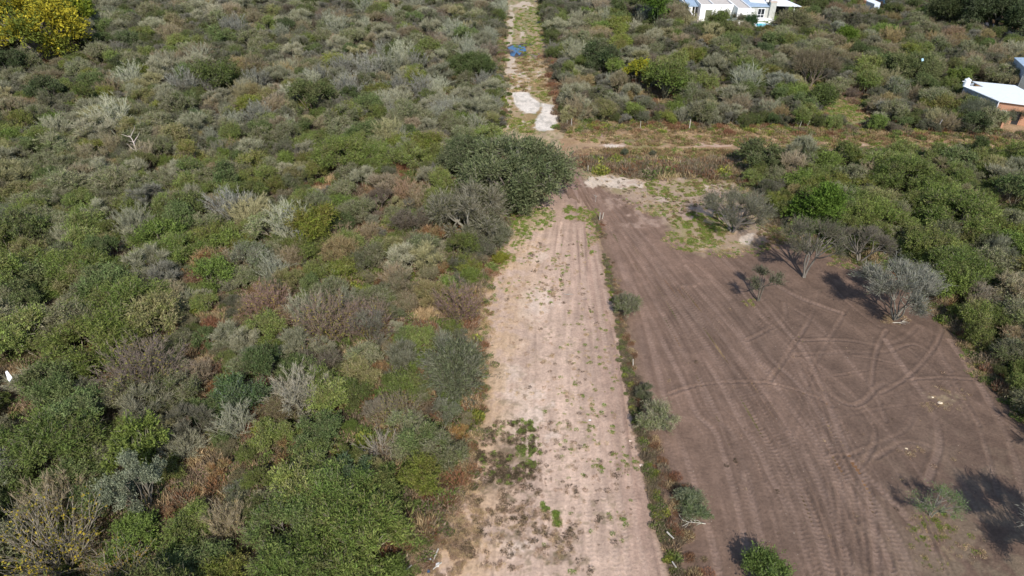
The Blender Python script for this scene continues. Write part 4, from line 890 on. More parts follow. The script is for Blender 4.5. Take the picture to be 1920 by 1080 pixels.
# ------------------------------------------------------------------ uncountable growth: instances on points, one object each
def scatter(name, meshes, X, Y, Z, rot, scl, idx, label, cat):
    src = bpy.data.collections.new(name+'_source')
    for i, me in enumerate(meshes):
        o = bpy.data.objects.new('%s_kind_%02d' % (name, i), me); src.objects.link(o)
    me = bpy.data.meshes.new(name); n = len(X); me.vertices.add(n)
    me.vertices.foreach_set('co', np.stack([X, Y, Z], 1).astype(np.float32).ravel())
    a = me.attributes.new('rot', 'FLOAT_VECTOR', 'POINT'); a.data.foreach_set('vector', np.asarray(rot, np.float32).ravel())
    a = me.attributes.new('scl', 'FLOAT_VECTOR', 'POINT'); a.data.foreach_set('vector', np.asarray(scl, np.float32).ravel())
    a = me.attributes.new('idx', 'INT', 'POINT'); a.data.foreach_set('value', np.asarray(idx, np.int32))
    me.materials.append(M_FOL)
    ob = link(name, me); g = bpy.data.node_groups.new(name, 'GeometryNodeTree')
    g.interface.new_socket('Geometry', in_out='INPUT', socket_type='NodeSocketGeometry'); g.interface.new_socket('Geometry', in_out='OUTPUT', socket_type='NodeSocketGeometry')
    N = g.nodes; L = g.links; gi = N.new('NodeGroupInput'); go = N.new('NodeGroupOutput')
    ci = N.new('GeometryNodeCollectionInfo'); ci.inputs['Collection'].default_value = src; ci.inputs['Separate Children'].default_value = True; ci.inputs['Reset Children'].default_value = True
    ip = N.new('GeometryNodeInstanceOnPoints'); ip.inputs['Pick Instance'].default_value = True
    def na(nm, ty):
        q = N.new('GeometryNodeInputNamedAttribute'); q.data_type = ty; q.inputs[0].default_value = nm; return q.outputs['Attribute']
    L.new(gi.outputs[0], ip.inputs['Points']); L.new(ci.outputs[0], ip.inputs['Instance'])
    L.new(na('idx', 'INT'), ip.inputs['Instance Index']); L.new(na('rot', 'FLOAT_VECTOR'), ip.inputs['Rotation']); L.new(na('scl', 'FLOAT_VECTOR'), ip.inputs['Scale'])
    L.new(ip.outputs[0], go.inputs[0])
    md = ob.modifiers.new('scatter', 'NODES'); md.node_group = g
    return tag(ob, label, cat, kind='stuff')
allk = [(k, i) for k in KEYS for i in range(len(KINDS[k]))]; kidx = {ki: n for n, ki in enumerate(allk)}
# margin beyond the frame so the thicket goes on
scatter('far_scrub', [KINDS[k][i].full for k, i in allk], np.array([q['x'] for q in rest]), np.array([q['y'] for q in rest]), np.zeros(len(rest)),
        [(*q['ln'], q['rz']) for q in rest], [(q['s']*q['ex'][0], q['s']*q['ex'][1], q['s']*q['hz']) for q in rest], [kidx[(q['key'], q['v'])] for q in rest],
        'mixed grey-green and brown scrub of the distant thicket', 'scrub')
def tuft(seed, n, R, h, l, wd, cols, up=1.2):
    r = np.random.default_rng(seed); a = r.random(n)*6.28; q = R*np.sqrt(r.random(n)); c = np.stack([q*np.cos(a), q*np.sin(a), h*r.random(n)*(1-.6*q/R)+l*.25], 1)
    d = np.stack([np.cos(a)*q/R*.9, np.sin(a)*q/R*.9, np.full(n, up)], 1) + r.normal(0, .45, (n, 3)); d /= np.linalg.norm(d, axis=1, keepdims=True)
    V, F = leaves(c, d, l*r.uniform(.5, 1.4, n), wd*r.uniform(.6, 1.4, n), r); cs = np.array(cols)[r.integers(0, len(cols), n)]*(1+r.normal(0, .2, (n, 1)))
    return np_mesh('tuft', V, F, np.repeat(np.clip(cs, .01, 1), 4, 0), False, M_FOL)
OCH = ((.48, .35, .19), (.54, .41, .24), (.38, .28, .15)); RUS = ((.24, .12, .065), (.29, .155, .085), (.2, .11, .07)); WEED = ((.14, .18, .05), (.17, .21, .065), (.11, .145, .042))
BRN = ((.22, .17, .115), (.27, .21, .145), (.18, .15, .095)); YG = ((.22, .24, .05), (.28, .28, .06), (.15, .19, .045)); PINK = ((.36, .26, .18), (.42, .31, .21), (.3, .2, .13))
TU = [tuft(1, 260, .75, .25, .38, .035, OCH), tuft(2, 240, .7, .2, .34, .04, OCH+BRN), tuft(3, 300, .75, .45, .34, .04, RUS), tuft(4, 260, .6, .5, .34, .04, RUS+BRN),
      tuft(5, 320, .7, .35, .2, .085, WEED, .7), tuft(6, 280, .6, .4, .22, .08, WEED+BRN, .7), tuft(7, 260, .8, .4, .34, .04, BRN), tuft(8, 300, .6, .4, .2, .09, YG, .7), tuft(9, 220, .7, .15, .4, .03, PINK, .6)]
def under():
    n = 34000; Y = 19+200*rng.random(n)**1.3; hw = .77*(22.8+.82*Y)+5; X = rng.uniform(-1, 1, n)*hw
    cl = clearance(X, Y); ok = cl > -.1; X, Y = X[ok], Y[ok]; n = len(X)
    px, py = P(X, Y); g = gapw(px, py); a = fbm(X, Y, 5, 91, 3); b = fbm(X, Y, 3.5, 92, 3)
    wts = np.zeros((n, 9)); wts[:, 0] = .12+g*.7*(a < .5); wts[:, 1] = .2+g*.25; wts[:, 2] = .06+g*1.1*(a > .5); wts[:, 3] = .1+g*.5*(a > .48)
    wts[:, 4] = .38*(b > .5)+.08; wts[:, 5] = .4; wts[:, 6] = .38; wts[:, 7] = .05+.16*(b > .6); wts[:, 8] = .04+g*.35*(b < .5)
    low = (px > 560) & (py > 640); wts[:, 0] += low*.2; wts[:, 4] += low*.25
    c = np.cumsum(wts, 1); c /= c[:, -1:]; idx = (rng.random((n, 1)) > c).sum(1)
    s = rng.uniform(.6, 1.4, n); h = s*rng.uniform(.7, 1.9, n)
    scatter('undergrowth', TU, X, Y, np.full(n, -.05), np.stack([rng.normal(0, .1, n), rng.normal(0, .1, n), rng.random(n)*6.28], 1), np.stack([s, s, h], 1), idx,
            'dry ochre, russet and green weeds growing between the shrubs', 'undergrowth')
under()
# weeds on the bare ground
BG = ((.17, .24, .05), (.21, .28, .06), (.14, .2, .045))
SM = [tuft(21, 60, .22, .05, .11, .045, BG, .5), tuft(22, 70, .25, .05, .12, .04, YG+BG, .5), tuft(23, 60, .25, .03, .15, .02, OCH, .4), tuft(24, 80, .3, .04, .13, .03, ((.09, .07, .045), (.13, .10, .06)), .4),
      tuft(25, 60, .25, .03, .13, .03, PINK, .3), tuft(26, 70, .3, .1, .2, .035, ((.27, .165, .09), (.33, .22, .12), (.22, .15, .075), (.2, .19, .075)), .8)]
SLABS = [gpoly([(955, 174), (992, 172), (1016, 188), (1016, 206), (1004, 216), (985, 216), (968, 208)]), gpoly([(1014, 192), (1042, 195), (1056, 208), (1050, 228), (1042, 250), (1010, 250), (994, 240), (1006, 224)])]
def bare(name, blobs, n, smin, smax, label, cat, z=.06, rect=None):
    XS, YS, IS = [], [], []
    for x, y, rx, ry, m, kinds in blobs:
        k = max(1, int(n*m)); a = rng.random(k)*6.28; q = np.sqrt(rng.random(k)); gx = x+rx*q*np.cos(a); gy = y+ry*q*np.sin(a)
        u = (gx-960)/FPX; v = (540-gy)/FPX; t = CAM_H/(SIN-v*COS); X = u*t; Y = (COS+v*SIN)*t
        nz = fbm(X, Y, .9, 7, 3); k_ = (nz > .44) & ~inside(X, Y, SLABS[0]) & ~inside(X, Y, SLABS[1]); XS.append(X[k_]); YS.append(Y[k_]); IS.append(rng.choice(kinds, k_.sum()))
    X = np.concatenate(XS); Y = np.concatenate(YS); I = np.concatenate(IS); n = len(X); s = rng.uniform(smin, smax, n)
    scatter(name, SM, X, Y, np.full(n, z), np.stack([rng.normal(0, .12, n), rng.normal(0, .12, n), rng.random(n)*6.28], 1), np.stack([s, s, s*rng.uniform(.7, 1.3, n)], 1), I, label, cat)
bare('road_weeds', [(990, 410, 56, 26, .8, [0, 0, 1]), (965, 440, 32, 24, .35, [0, 1]), (945, 485, 22, 20, .25, [0, 1, 2]), (1068, 400, 12, 14, .15, [0, 1]), (1098, 402, 28, 14, .4, [0, 1, 2]), (1110, 440, 12, 40, .25, [0, 2]),
     (1000, 520, 70, 60, .3, [0, 2, 4]), (985, 858, 30, 22, .35, [0, 0, 3]), (950, 850, 60, 60, .7, [3, 3, 3, 0, 4]), (940, 905, 80, 60, .6, [3, 3, 4]), (985, 800, 26, 14, .2, [3, 0]), (1048, 968, 13, 20, .16, [1, 0]), (1025, 950, 12, 10, .06, [0]),
     (960, 1010, 130, 60, .7, [3, 4, 2]), (1155, 868, 45, 30, .05, [1, 0]), (1090, 900, 100, 180, .35, [0, 3, 3, 2, 4, 4]), (1030, 640, 130, 120, .25, [2, 2, 3, 4]), (1045, 500, 60, 60, .2, [2, 3, 0]), (1100, 720, 60, 160, .25, [0, 2, 1]),
     (850, 950, 60, 120, 1.0, [2, 2, 4, 4, 2]), (820, 1040, 60, 50, .7, [2, 4, 4]), (895, 720, 20, 80, .4, [2, 0]), (905, 560, 24, 60, .5, [2, 5, 0])], 1000, .3, 1.0,
     'small green, dry and dead weeds scattered over the dirt road', 'weeds')
bare('lot_weeds', [(1270, 352, 64, 20, 1.5, [0, 1, 1, 2]), (1325, 420, 60, 24, 1.3, [0, 1, 1]), (1300, 450, 60, 24, 1.0, [0, 1, 2]), (1350, 342, 70, 18, .8, [0, 2, 5]), (1250, 330, 90, 8, .7, [0, 1, 2]), (1330, 390, 90, 60, 1.6, [0, 2, 1, 2, 3, 5]), (1230, 370, 70, 30, .6, [0, 2, 3]), (1230, 395, 40, 12, .3, [0, 2]), (1160, 338, 60, 18, .12, [2, 3]),
     (1380, 470, 60, 16, .3, [0, 2]), (1770, 752, 54, 26, .12, [2, 2, 4]), (1700, 848, 30, 14, .03, [2, 4]), (1780, 1035, 80, 40, .1, [2, 1, 4]), (1410, 628 - 60, 16, 8, .08, [1, 2]), (1680, 600, 30, 10, .15, [2, 4]), (1600, 495, 50, 10, .25, [2, 0]),
     (1745, 985, 50, 30, .1, [2, 1]), (1500, 800, 320, 260, .12, [2, 3, 4]), (1820, 650, 20, 60, .3, [2, 0]), (1690, 510, 60, 14, .3, [2, 1]), (1450, 430, 30, 40, .4, [2, 0, 5])], 1000, .35, 1.05,
     'small green and straw-coloured weeds scattered over the cleared lot', 'weeds')
bare('lane_weeds', [(1250, 258, 190, 16, 1.3, [2, 2, 5, 1, 2, 4]), (1500, 262, 160, 18, 1.4, [2, 2, 5, 1, 1, 4]), (1750, 268, 150, 20, 1.5, [2, 2, 5, 1, 0]), (1110, 290, 30, 12, .4, [2, 4]), (1880, 280, 60, 16, .9, [2, 1]), (1250, 290, 150, 10, .9, [5, 2, 0])],
     1000, 1.0, 2.4, 'russet, straw and green grass covering the cross lane', 'grass')
bare('glade_grass', [(1570, 205, 70, 26, 2.2, [0, 2, 2, 1])], 700, 1.0, 2.2, 'straw and green grass of the small glade left of the white-roofed house', 'grass', z=.03)
bare('far_track_weeds', [(1000, 150, 46, 50, .8, [2, 2, 5, 1]), (990, 60, 30, 50, .7, [2, 1, 0]), (962, 200, 20, 40, .2, [2, 1]), (990, 235, 50, 14, .5, [2, 1]), (1010, 180, 20, 12, .3, [1, 2])],
     800, 1.0, 2.0, 'green and brown grass growing over the far track', 'grass')
# the unploughed line of weeds between road and lot
HL = [(1112, 402), (1124, 430), (1132, 470), (1142, 510), (1152, 555), (1160, 600), (1168, 640), (1178, 690), (1187, 740), (1198, 790), (1210, 840), (1222, 890), (1232, 935), (1240, 975), (1250, 1010), (1262, 1050), (1280, 1110), (1340, 1380)]
def hedge():
    g = gpoly(HL); seg = np.hypot(*np.diff(g, axis=0).T); cum = np.concatenate([[0], np.cumsum(seg)]); n = 1200
    s = rng.random(n)**1.25; s = (1-s)*cum[-1]; X = np.interp(s, cum, g[:, 0]); Y = np.interp(s, cum, g[:, 1]); idx = np.empty(n, int)
    near = sstep(60, 30, Y); off = rng.normal(0, .2, n); u = rng.random(n); px, py = P(X, Y)
    red = u < .34; X = X+off+np.where(red, .35+.45*near*rng.random(n), -.1); idx = np.where(red, rng.choice([2, 3, 0, 1, 6], n), rng.choice([4, 5, 5, 7, 6, 6, 1], n))
    low = (py > 870) & red; X += low*rng.random(n)*1.6
    gap = (fbm(s, s*0, 2.2, 33, 2) > .30); X, Y, idx, near = X[gap], Y[gap], idx[gap], near[gap]; n = len(X)
    sc = rng.uniform(.3, .7, n)*(.6+.4*near); h = sc*rng.uniform(.9, 1.7, n)
    scatter('weed_line', TU, X, Y, np.full(n, .02), np.stack([rng.normal(0, .12, n), rng.normal(0, .12, n), rng.random(n)*6.28], 1), np.stack([sc, sc, h], 1), idx,
            'line of dark green and russet weeds dividing the road from the lot', 'weeds')
hedge()
# the overgrown bank south of the lane and ragged thicket margins
def margins():
    XS, YS, IS, SS = [], [], [], []
    def band(pts, n, wd, kinds, s0, s1):
        g = gpoly(pts); seg = np.hypot(*np.diff(g, axis=0).T); cum = np.concatenate([[0], np.cumsum(seg)]); s = rng.random(n)*cum[-1]
        XS.append(np.interp(s, cum, g[:, 0])+rng.normal(0, wd, n)); YS.append(np.interp(s, cum, g[:, 1])+rng.normal(0, wd, n)); IS.append(rng.choice(kinds, n)); SS.append(rng.uniform(s0, s1, n))
    band([(1100, 312), (1150, 312), (1240, 316), (1330, 318), (1385, 318)], 420, 1.0, [3, 5, 6, 6, 1, 0, 4, 7], .9, 2.2)
    band([(1092, 306), (1120, 312)], 40, .5, [2, 3], .8, 1.5)
    band([(1060, 240), (1180, 236), (1300, 238), (1450, 242), (1600, 248), (1750, 254), (1880, 258)], 620, 1.0, [0, 1, 2, 4, 7, 5], .7, 1.4)
    band([(1400, 290), (1560, 288), (1700, 285), (1800, 290), (1920, 292)], 260, .8, [1, 5, 6, 4], .7, 1.3)
    band([(1400, 360), (1440, 400), (1470, 440), (1560, 475), (1665, 497), (1722, 535), (1762, 585), (1808, 635), (1853, 700), (1903, 760), (1965, 825)], 420, .55, [0, 4, 5, 7, 1, 6], .45, 1.0)
    band([(775, 1060), (820, 980), (865, 880), (890, 780), (895, 640), (885, 590), (905, 530), (925, 490)], 420, .6, [0, 1, 8, 4, 2, 5], .4, .9)
    band([(1035, 90), (1042, 150), (1052, 200), (1060, 240)], 160, .7, [2, 3, 6, 1], .9, 1.6)
    band([(944, 20), (940, 90), (940, 180), (940, 240)], 160, .7, [1, 5, 4, 6], .8, 1.4)
    X = np.concatenate(XS); Y = np.concatenate(YS); I = np.concatenate(IS); S = np.concatenate(SS); n = len(X)
    scatter('margin_weeds', TU, X, Y, np.zeros(n), np.stack([rng.normal(0, .12, n), rng.normal(0, .12, n), rng.random(n)*6.28], 1), np.stack([S, S, S*rng.uniform(.7, 1.3, n)], 1), I,
            'ochre, russet and green weeds along the edges of lane, road and lot', 'weeds')
margins()
print('shrubs', len(SH), 'solo', len(solo), 'rest', len(rest))

# ------------------------------------------------------------------ buildings
WHITE = plain('white_render', (.80, .79, .77), .85, .05); GREYW = plain('grey_render', (.44, .44, .40), .9, .1); FLAT = plain('flat_roof_screed', (.50, .45, .40), .9, .12)
BLUEROOF = plain('grey_blue_sheet_roof', (.42, .52, .62), .45, .1, 1.5, .2, wave=2.2); WHITEROOF = plain('white_sheet_roof', (.80, .83, .84), .45, .04, 1.5, 0, wave=2.2)
SHUT = plain('olive_shutter', (.14, .15, .09), .7, .15); DARK = plain('dark_interior', (.02, .02, .022), .8); PAVE = plain('paving', (.55, .45, .37), .9, .12)  # dark_interior: shade of openings as colour, also the shelter's own dark top
FRAME = plain('white_frame', (.82, .82, .82), .5, .03); GLASS = plain('dark_glass', (.02, .025, .03), .08); TANKM = plain('tank_plastic', (.82, .84, .84), .4, .04)
SHADEWALL = plain('shaded_blue_grey_wall', (.30, .33, .37), .85, .1); STEEL = plain('grey_wood', (.32, .29, .25), .9, .25, 6); PALEW = plain('pale_post', (.45, .41, .34), .85, .15, 6)  # blue-grey puts the shade of the sunless side walls into their colour
BLUEP = plain('blue_paint', (.03, .16, .30), .5); TEAL = plain('teal_sheet', (.18, .48, .42), .5); POOLW, N_, L_2, b_ = new_mat('pool_water'); b_.inputs['Base Color'].default_value = (.10, .55, .68, 1); b_.inputs['Roughness'].default_value = .05
def brick_mat():
    m, N, L, b = new_mat('orange_brick'); t = N.new('ShaderNodeTexBrick'); tc = N.new('ShaderNodeTexCoord'); mp = N.new('ShaderNodeMapping'); mp.inputs['Rotation'].default_value = (math.pi/2, 0, 0)
    t.inputs['Color1'].default_value = (.42, .17, .085, 1); t.inputs['Color2'].default_value = (.50, .24, .13, 1); t.inputs['Mortar'].default_value = (.42, .36, .29, 1); t.inputs['Scale'].default_value = 3.6
    L.new(tc.outputs['Object'], mp.inputs[0]); L.new(mp.outputs[0], t.inputs[0]); L.new(t.outputs[0], b.inputs['Base Color']); b.inputs['Roughness'].default_value = .9; return m
BRICK = brick_mat()
# the white house with flat roofs
wh = tag(empty('white_house', (47, 168, 0)), 'white flat-roofed house with blue sheet roofs and a chimney at the top right', 'house')
def hb(name, mat, *box, par=None, bevel=0):
    m = MB()
    for b in box: m.box(*b)
    o = m.build(name, mat, par or wh, (-47, -168, 0), bevel)
    if par and par is not wh: o.location = (0, 0, 0)
    return o
w1 = hb('wall', WHITE, (43.7, 51.3, 167, 180, 0, 3.4), (43.7, 51.3, 167, 167.2, 3.4, 3.7), (43.7, 43.9, 167.2, 180, 3.4, 3.7), (51.1, 51.3, 167.2, 180, 3.4, 3.7), (46.6, 46.8, 167.2, 180, 3.4, 3.7))
w2 = hb('wall', WHITE, (51.35, 54.5, 163.6, 176, 0, 3.4), (51.35, 54.5, 163.6, 163.8, 3.4, 3.65), (51.35, 51.55, 163.8, 176, 3.4, 3.65), (54.3, 54.5, 163.8, 176, 3.4, 3.65))
hb('flat_roof', FLAT, (43.95, 46.55, 167.25, 179.9, 3.401, 3.45), (46.85, 51.05, 167.25, 179.9, 3.401, 3.45)); hb('flat_roof', FLAT, (51.6, 54.25, 163.85, 175.9, 3.401, 3.44))
hb('roof_box', WHITE, (47.4, 50.4, 174, 177, 3.45, 4.7)); hb('skylight', GLASS, (47.9, 49.7, 173.9, 173.99, 3.8, 4.4))
hb('shutter', SHUT, (45.0, 46.45, 166.93, 166.997, 0, 2.5)); hb('shutter', SHUT, (47.8, 49.3, 166.93, 166.997, .9, 2.35))
hb('shutter', SHUT, (52.3, 53.5, 163.53, 163.597, .9, 2.2))
hb('side_wall', WHITE, (41.25, 41.5, 164.6, 171, 0, 2.2), (41.0, 41.25, 171, 178, 0, 3.0)); hb('porch_wall', WHITE, (41.5, 42.35, 169, 169.2, 0, 2.75))
o = MB().prism([(41.3, 168.9), (43.65, 168.9), (43.65, 175), (41.3, 175)], [2.8, 2.8, 3.3, 3.3], [2.88, 2.88, 3.38, 3.38]).build('porch_roof', BLUEROOF, wh, (-47, -168, 0))
hb('porch_back_wall', SHUT, (41.3, 43.65, 173.2, 173.4, 0, 3.0)); hb('porch_post', FRAME, (42.9, 43.0, 169.0, 169.1, 0, 2.78)); hb('porch_floor', PAVE, (41.5, 43.68, 164.4, 173.1, .03, .08))  # back wall coloured dark to paint the shade of the porch recess
gw = hb('wall', GREYW, (54.55, 60.5, 169.5, 181, 0, 2.65))
MB().prism([(54.4, 169.2), (60.45, 169.2), (60.45, 181), (54.4, 181)], [2.66, 2.66, 4.0, 4.0], [2.76, 2.76, 4.1, 4.1]).build('sheet_roof', BLUEROOF, wh, (-47, -168, 0))
MB().prism([(56.6, 172), (60.3, 171), (60.3, 174.5), (56.6, 175.2)], [3.11, 3.0, 3.4, 3.47], [3.16, 3.05, 3.45, 3.52]).build('white_roof_patch', WHITEROOF, wh, (-47, -168, 0))
hb('chimney', GREYW, (60.52, 61.9, 168.9, 170, 0, 3.7)); hb('chimney_cap', PAVE, (60.42, 62.0, 168.8, 170.1, 3.7, 3.9))
hb('carport_post', FRAME, (66.3, 66.45, 169.3, 169.45, 0, 2.9)); hb('carport_shade_backing', DARK, (61.95, 67, 174.5, 174.7, 0, 3.1))  # near-black backing paints the shade under the carport roof
MB().prism([(61.95, 168.9), (67.8, 168.9), (65.5, 174.9), (61.95, 175.6)], [2.95, 2.75, 3.2, 3.4], [3.05, 2.85, 3.3, 3.5]).build('carport_roof', WHITEROOF, wh, (-47, -168, 0))
wf = hb('window', FRAME, (57.9, 58.0, 169.4, 169.49, .15, 2.3), (59.5, 59.6, 169.4, 169.49, .15, 2.3), (58.0, 59.5, 169.4, 169.49, 2.2, 2.3), (58.0, 59.5, 169.4, 169.49, .15, .25), (58.71, 58.79, 169.4, 169.49, .25, 2.2), (58.0, 58.71, 169.4, 169.49, .85, .93), (58.79, 59.5, 169.4, 169.49, .85, .93))
hb('pane', GLASS, (58.0, 59.5, 169.46, 169.495, .25, 2.2), par=wf)
hb('wall_box', FRAME, (56.3, 57.0, 169.2, 169.49, 1.5, 2.1)); hb('terrace', WHITE, (57.0, 61.4, 166.9, 169.45, .02, .2))
hb('roof_tank_wall', WHITE, (62.0, 65.8, 177, 180, 0, 3.9))
# pool
pc = G(1432, 51)
pl = tag(empty('swimming_pool', (pc[0], pc[1], 0)), 'small swimming pool with white rim and cyan water before the grey house wall', 'pool')
rim = bpy.data.meshes.new('rim'); V, F = [], []
for i in range(40):
    t = i/40*2*math.pi
    for r_, z_ in ((1.0, .32), (.78, .32), (.78, .1), (1.0, .02)): V.append((2.1*r_*math.cos(t), 3.5*r_*math.sin(t), z_))
for i in range(40):
    for k in range(3): a = i*4+k; b = (i+1) % 40*4+k; F.append((a, b, b+1, a+1))
    a = i*4; b = (i+1) % 40*4; F.append((a+3, b+3, b, a))
rim.from_pydata(V, [], F); link('rim', rim, pl, WHITE)
MB().prism([(2.1*.79*math.cos(i/40*6.2832), 3.5*.79*math.sin(i/40*6.2832)) for i in range(40)], .02, .2).build('water', POOLW, pl)
gs = tag(empty('garden_shelter', (G(1454, 58)[0], G(1454, 58)[1], 0)), 'small white-legged garden shelter with a dark flat top right of the pool', 'shelter')
MB().box(-1.2, 1.2, -.9, .9, 1.55, 1.62).build('dark_top', DARK, gs); MB().box(-1.25, 1.25, -.98, -.9, 1.45, 1.64).build('white_edge', FRAME, gs)
for a_, b_ in ((-1.1, -.8), (1.1, -.8), (1.1, .8), (-1.1, .8)): MB().box(a_-.05, a_+.05, b_-.05, b_+.05, 0, 1.55).build('leg', FRAME, gs)
MB().box(-.9, .3, -.5, .5, 0, .8).build('counter', WHITE, gs)
tag(MB().box(*(lambda g: (g[0]-.5, g[0]+.5, g[1]-.1, g[1]+.1))(G(1444, 43)), 0, .9).build('garden_wall', WHITE), 'short white garden wall at the back corner of the pool', 'wall')
tag(MB().tube([G(1437, 77), (*G(1437, 77)[:2], .9)], .06).tube([(*G(1437, 77)[:2], .88), (G(1437, 77)[0]+1.3, G(1437, 77)[1], .88)], .05).build('white_rail', FRAME), 'small white pipe rail in scrub below the pool', 'rail')
# the white-roofed house at the right edge
ZR = 3.3
rp_ = [G(x, y, ZR) for x, y in ((1805, 162), (1838, 176), (1873, 191), (1926, 198), (1990, 206), (1990, 180), (1922, 171), (1903, 161), (1822, 153), (1844, 164))]
rh = tag(empty('brick_house', (rp_[2][0], rp_[2][1], 0)), 'brick house with white sheet roof and water tank, cut by the right edge', 'house'); ox, oy = rp_[2][:2]
rl = [(p[0]-ox, p[1]-oy) for p in rp_]
MB().prism(rl, ZR, ZR+.1).build('roof', WHITEROOF, rh)
def ins(a, b, c, d=.35): return a
A_, B_, D_, E_ = rl[0], rl[2], rl[3], rl[4]
up_ = (.12, .35)
MB().wall((A_[0]+.45, A_[1]+.15), (B_[0]+.25, B_[1]+.35), .2, 0, ZR-.003).build('side_wall', SHADEWALL, rh)
MB().wall((B_[0]+.27, B_[1]+.35), (D_[0]+.2, D_[1]+.35), .2, 0, ZR-.003).build('front_wall', BRICK, rh)
MB().wall((D_[0]+.22, D_[1]+.35), (E_[0], E_[1]+.35), .2, 0, ZR-.003).build('front_wall', BRICK, rh)
MB().wall((rl[8][0]+.3, rl[8][1]-.3), (A_[0]+.45, A_[1]+.35), .2, 0, ZR-.003).build('back_wall', SHADEWALL, rh)
fd = Vector((D_[0]-B_[0], D_[1]-B_[1], 0)).normalized(); fn = Vector((fd.y, -fd.x, 0))
def on_front(u0, u1, z0, z1, t, mat, name, par=rh, base=.0):
    o0 = Vector((B_[0]+.27, B_[1]+.35, 0)) + fn*(t+base); a = o0+fd*u0; b = o0+fd*u1
    return MB().wall(a, b, t, z0, z1).build(name, mat, par)
wn = on_front(.2, 1.5, .9, 2.0, .06, FRAME, 'window', base=.003); on_front(.28, .82, .98, 1.92, .02, plain('blue_pane', (.08, .2, .5), .2), 'pane', wn, .065); on_front(.9, 1.42, .98, 1.92, .02, GLASS, 'pane', wn, .065)
on_front(2.6, 3.5, 0, 2.1, .05, DARK, 'doorway', base=.003)  # near-black panel on the wall paints the unlit door opening
MB().tube([(B_[0]+.1, B_[1]+.1, 1.0), (B_[0]+.1, B_[1]+.1, ZR-.01)], .07).build('drain_pipe', FRAME, rh)
q = G(1878, 243); MB().wall((q[0]-ox, q[1]-oy), (q[0]-ox+.7, q[1]-oy+3.0), .3, 0, 2.0, 2.2).build('brick_buttress', BRICK, rh)
tk = tag(empty('water_tank', (rp_[0][0]+.55, rp_[0][1]+.1, ZR+.1)), 'white cylindrical water tank on the left corner of the white sheet roof', 'tank')
MB().tube([(0, 0, 0), (0, 0, .95), (0, 0, 1.05), (0, 0, 1.15)], [.5, .5, .42, .14], 20).build('tank', TANKM, tk); MB().tube([(0, 0, 1.14), (0, 0, 1.24)], .17, 12).build('lid', TANKM, tk)
MB().tube([(-.5, 0, .7), (-.85, 0, .7)], .05).build('pipe', FRAME, tk)
# grey house behind it
ZG = 4.2; gp = [G(x, y, ZG) for x, y in ((1901, 109), (1922, 128), (1990, 150), (1990, 109))]; gx, gy = gp[1][:2]
gh = tag(empty('grey_house', (gx, gy, 0)), 'grey house with pale blue roof beyond the white-roofed one on the right edge', 'house'); gl = [(p[0]-gx, p[1]-gy) for p in gp]
MB().prism(gl, ZG, ZG+.12).build('roof', BLUEROOF, gh); MB().wall((gl[0][0]+.2, gl[0][1]), (gl[1][0]+.2, gl[1][1]+.1), .2, 0, ZG-.003).build('side_wall', SHADEWALL, gh)
MB().wall((gl[1][0]+.22, gl[1][1]+.15), (gl[2][0], gl[2][1]+.3), .2, 0, ZG-.003).build('front_wall', GREYW, gh)
dv = Vector((gl[1][0]-gl[0][0], gl[1][1]-gl[0][1], 0)); dn = dv.normalized(); nn = Vector((dn.y, -dn.x, 0)); s0 = Vector((gl[0][0]+.2, gl[0][1], 0))+nn*.06
MB().wall(s0+dv*.36, s0+dv*.52, .05, 2.1, 3.0).build('window', TANKM, gh)
# outbuildings at the top edge
ZS = 2.5; sp_ = [G(x, y, ZS) for x, y in ((1624, 2), (1640, 8), (1637, 18), (1648, 18), (1651, 6), (1632, -2))]; sx, sy = sp_[3][:2]
sh = tag(empty('white_shed', (sx, sy, 0)), 'small shed with L-shaped white roof at the top edge right of the house', 'shed'); sl = [(p[0]-sx, p[1]-sy) for p in sp_]
MB().prism(sl, ZS, ZS+.1).build('roof', WHITEROOF, sh)
cx_, cy_ = np.mean(np.array(sl), 0); MB().prism([(cx_+(a-cx_)*.93, cy_+(b-cy_)*.93) for a, b in sl], 0, ZS-.003).build('wall', GREYW, sh)
g_ = G(1646, 6); tag(MB().box(g_[0]-3, g_[0]+1.4, g_[1]+1.5, g_[1]+5, 0, 2.3).build('pink_shed', plain('pink_render', (.62, .5, .42), .9)), 'pale pinkish low shed behind the small white-roofed shed', 'shed')
g_ = G(1660, 9); tag(MB().box(g_[0]-.7, g_[0]+.6, g_[1], g_[1]+4, 0, 1.9).build('blue_shed', BLUEP, bevel=.05), 'dark blue little shed right of the small white shed', 'shed')
g_ = G(1684, 6); tag(MB().box(g_[0]-1.1, g_[0]+1.1, g_[1], g_[1]+3, 1.6, 1.75).box(g_[0]-1, g_[0]+1, g_[1]+.2, g_[1]+2.8, 0, 1.597).build('teal_shed', TEAL), 'teal-roofed hutch at the top edge right of the blue shed', 'shed')
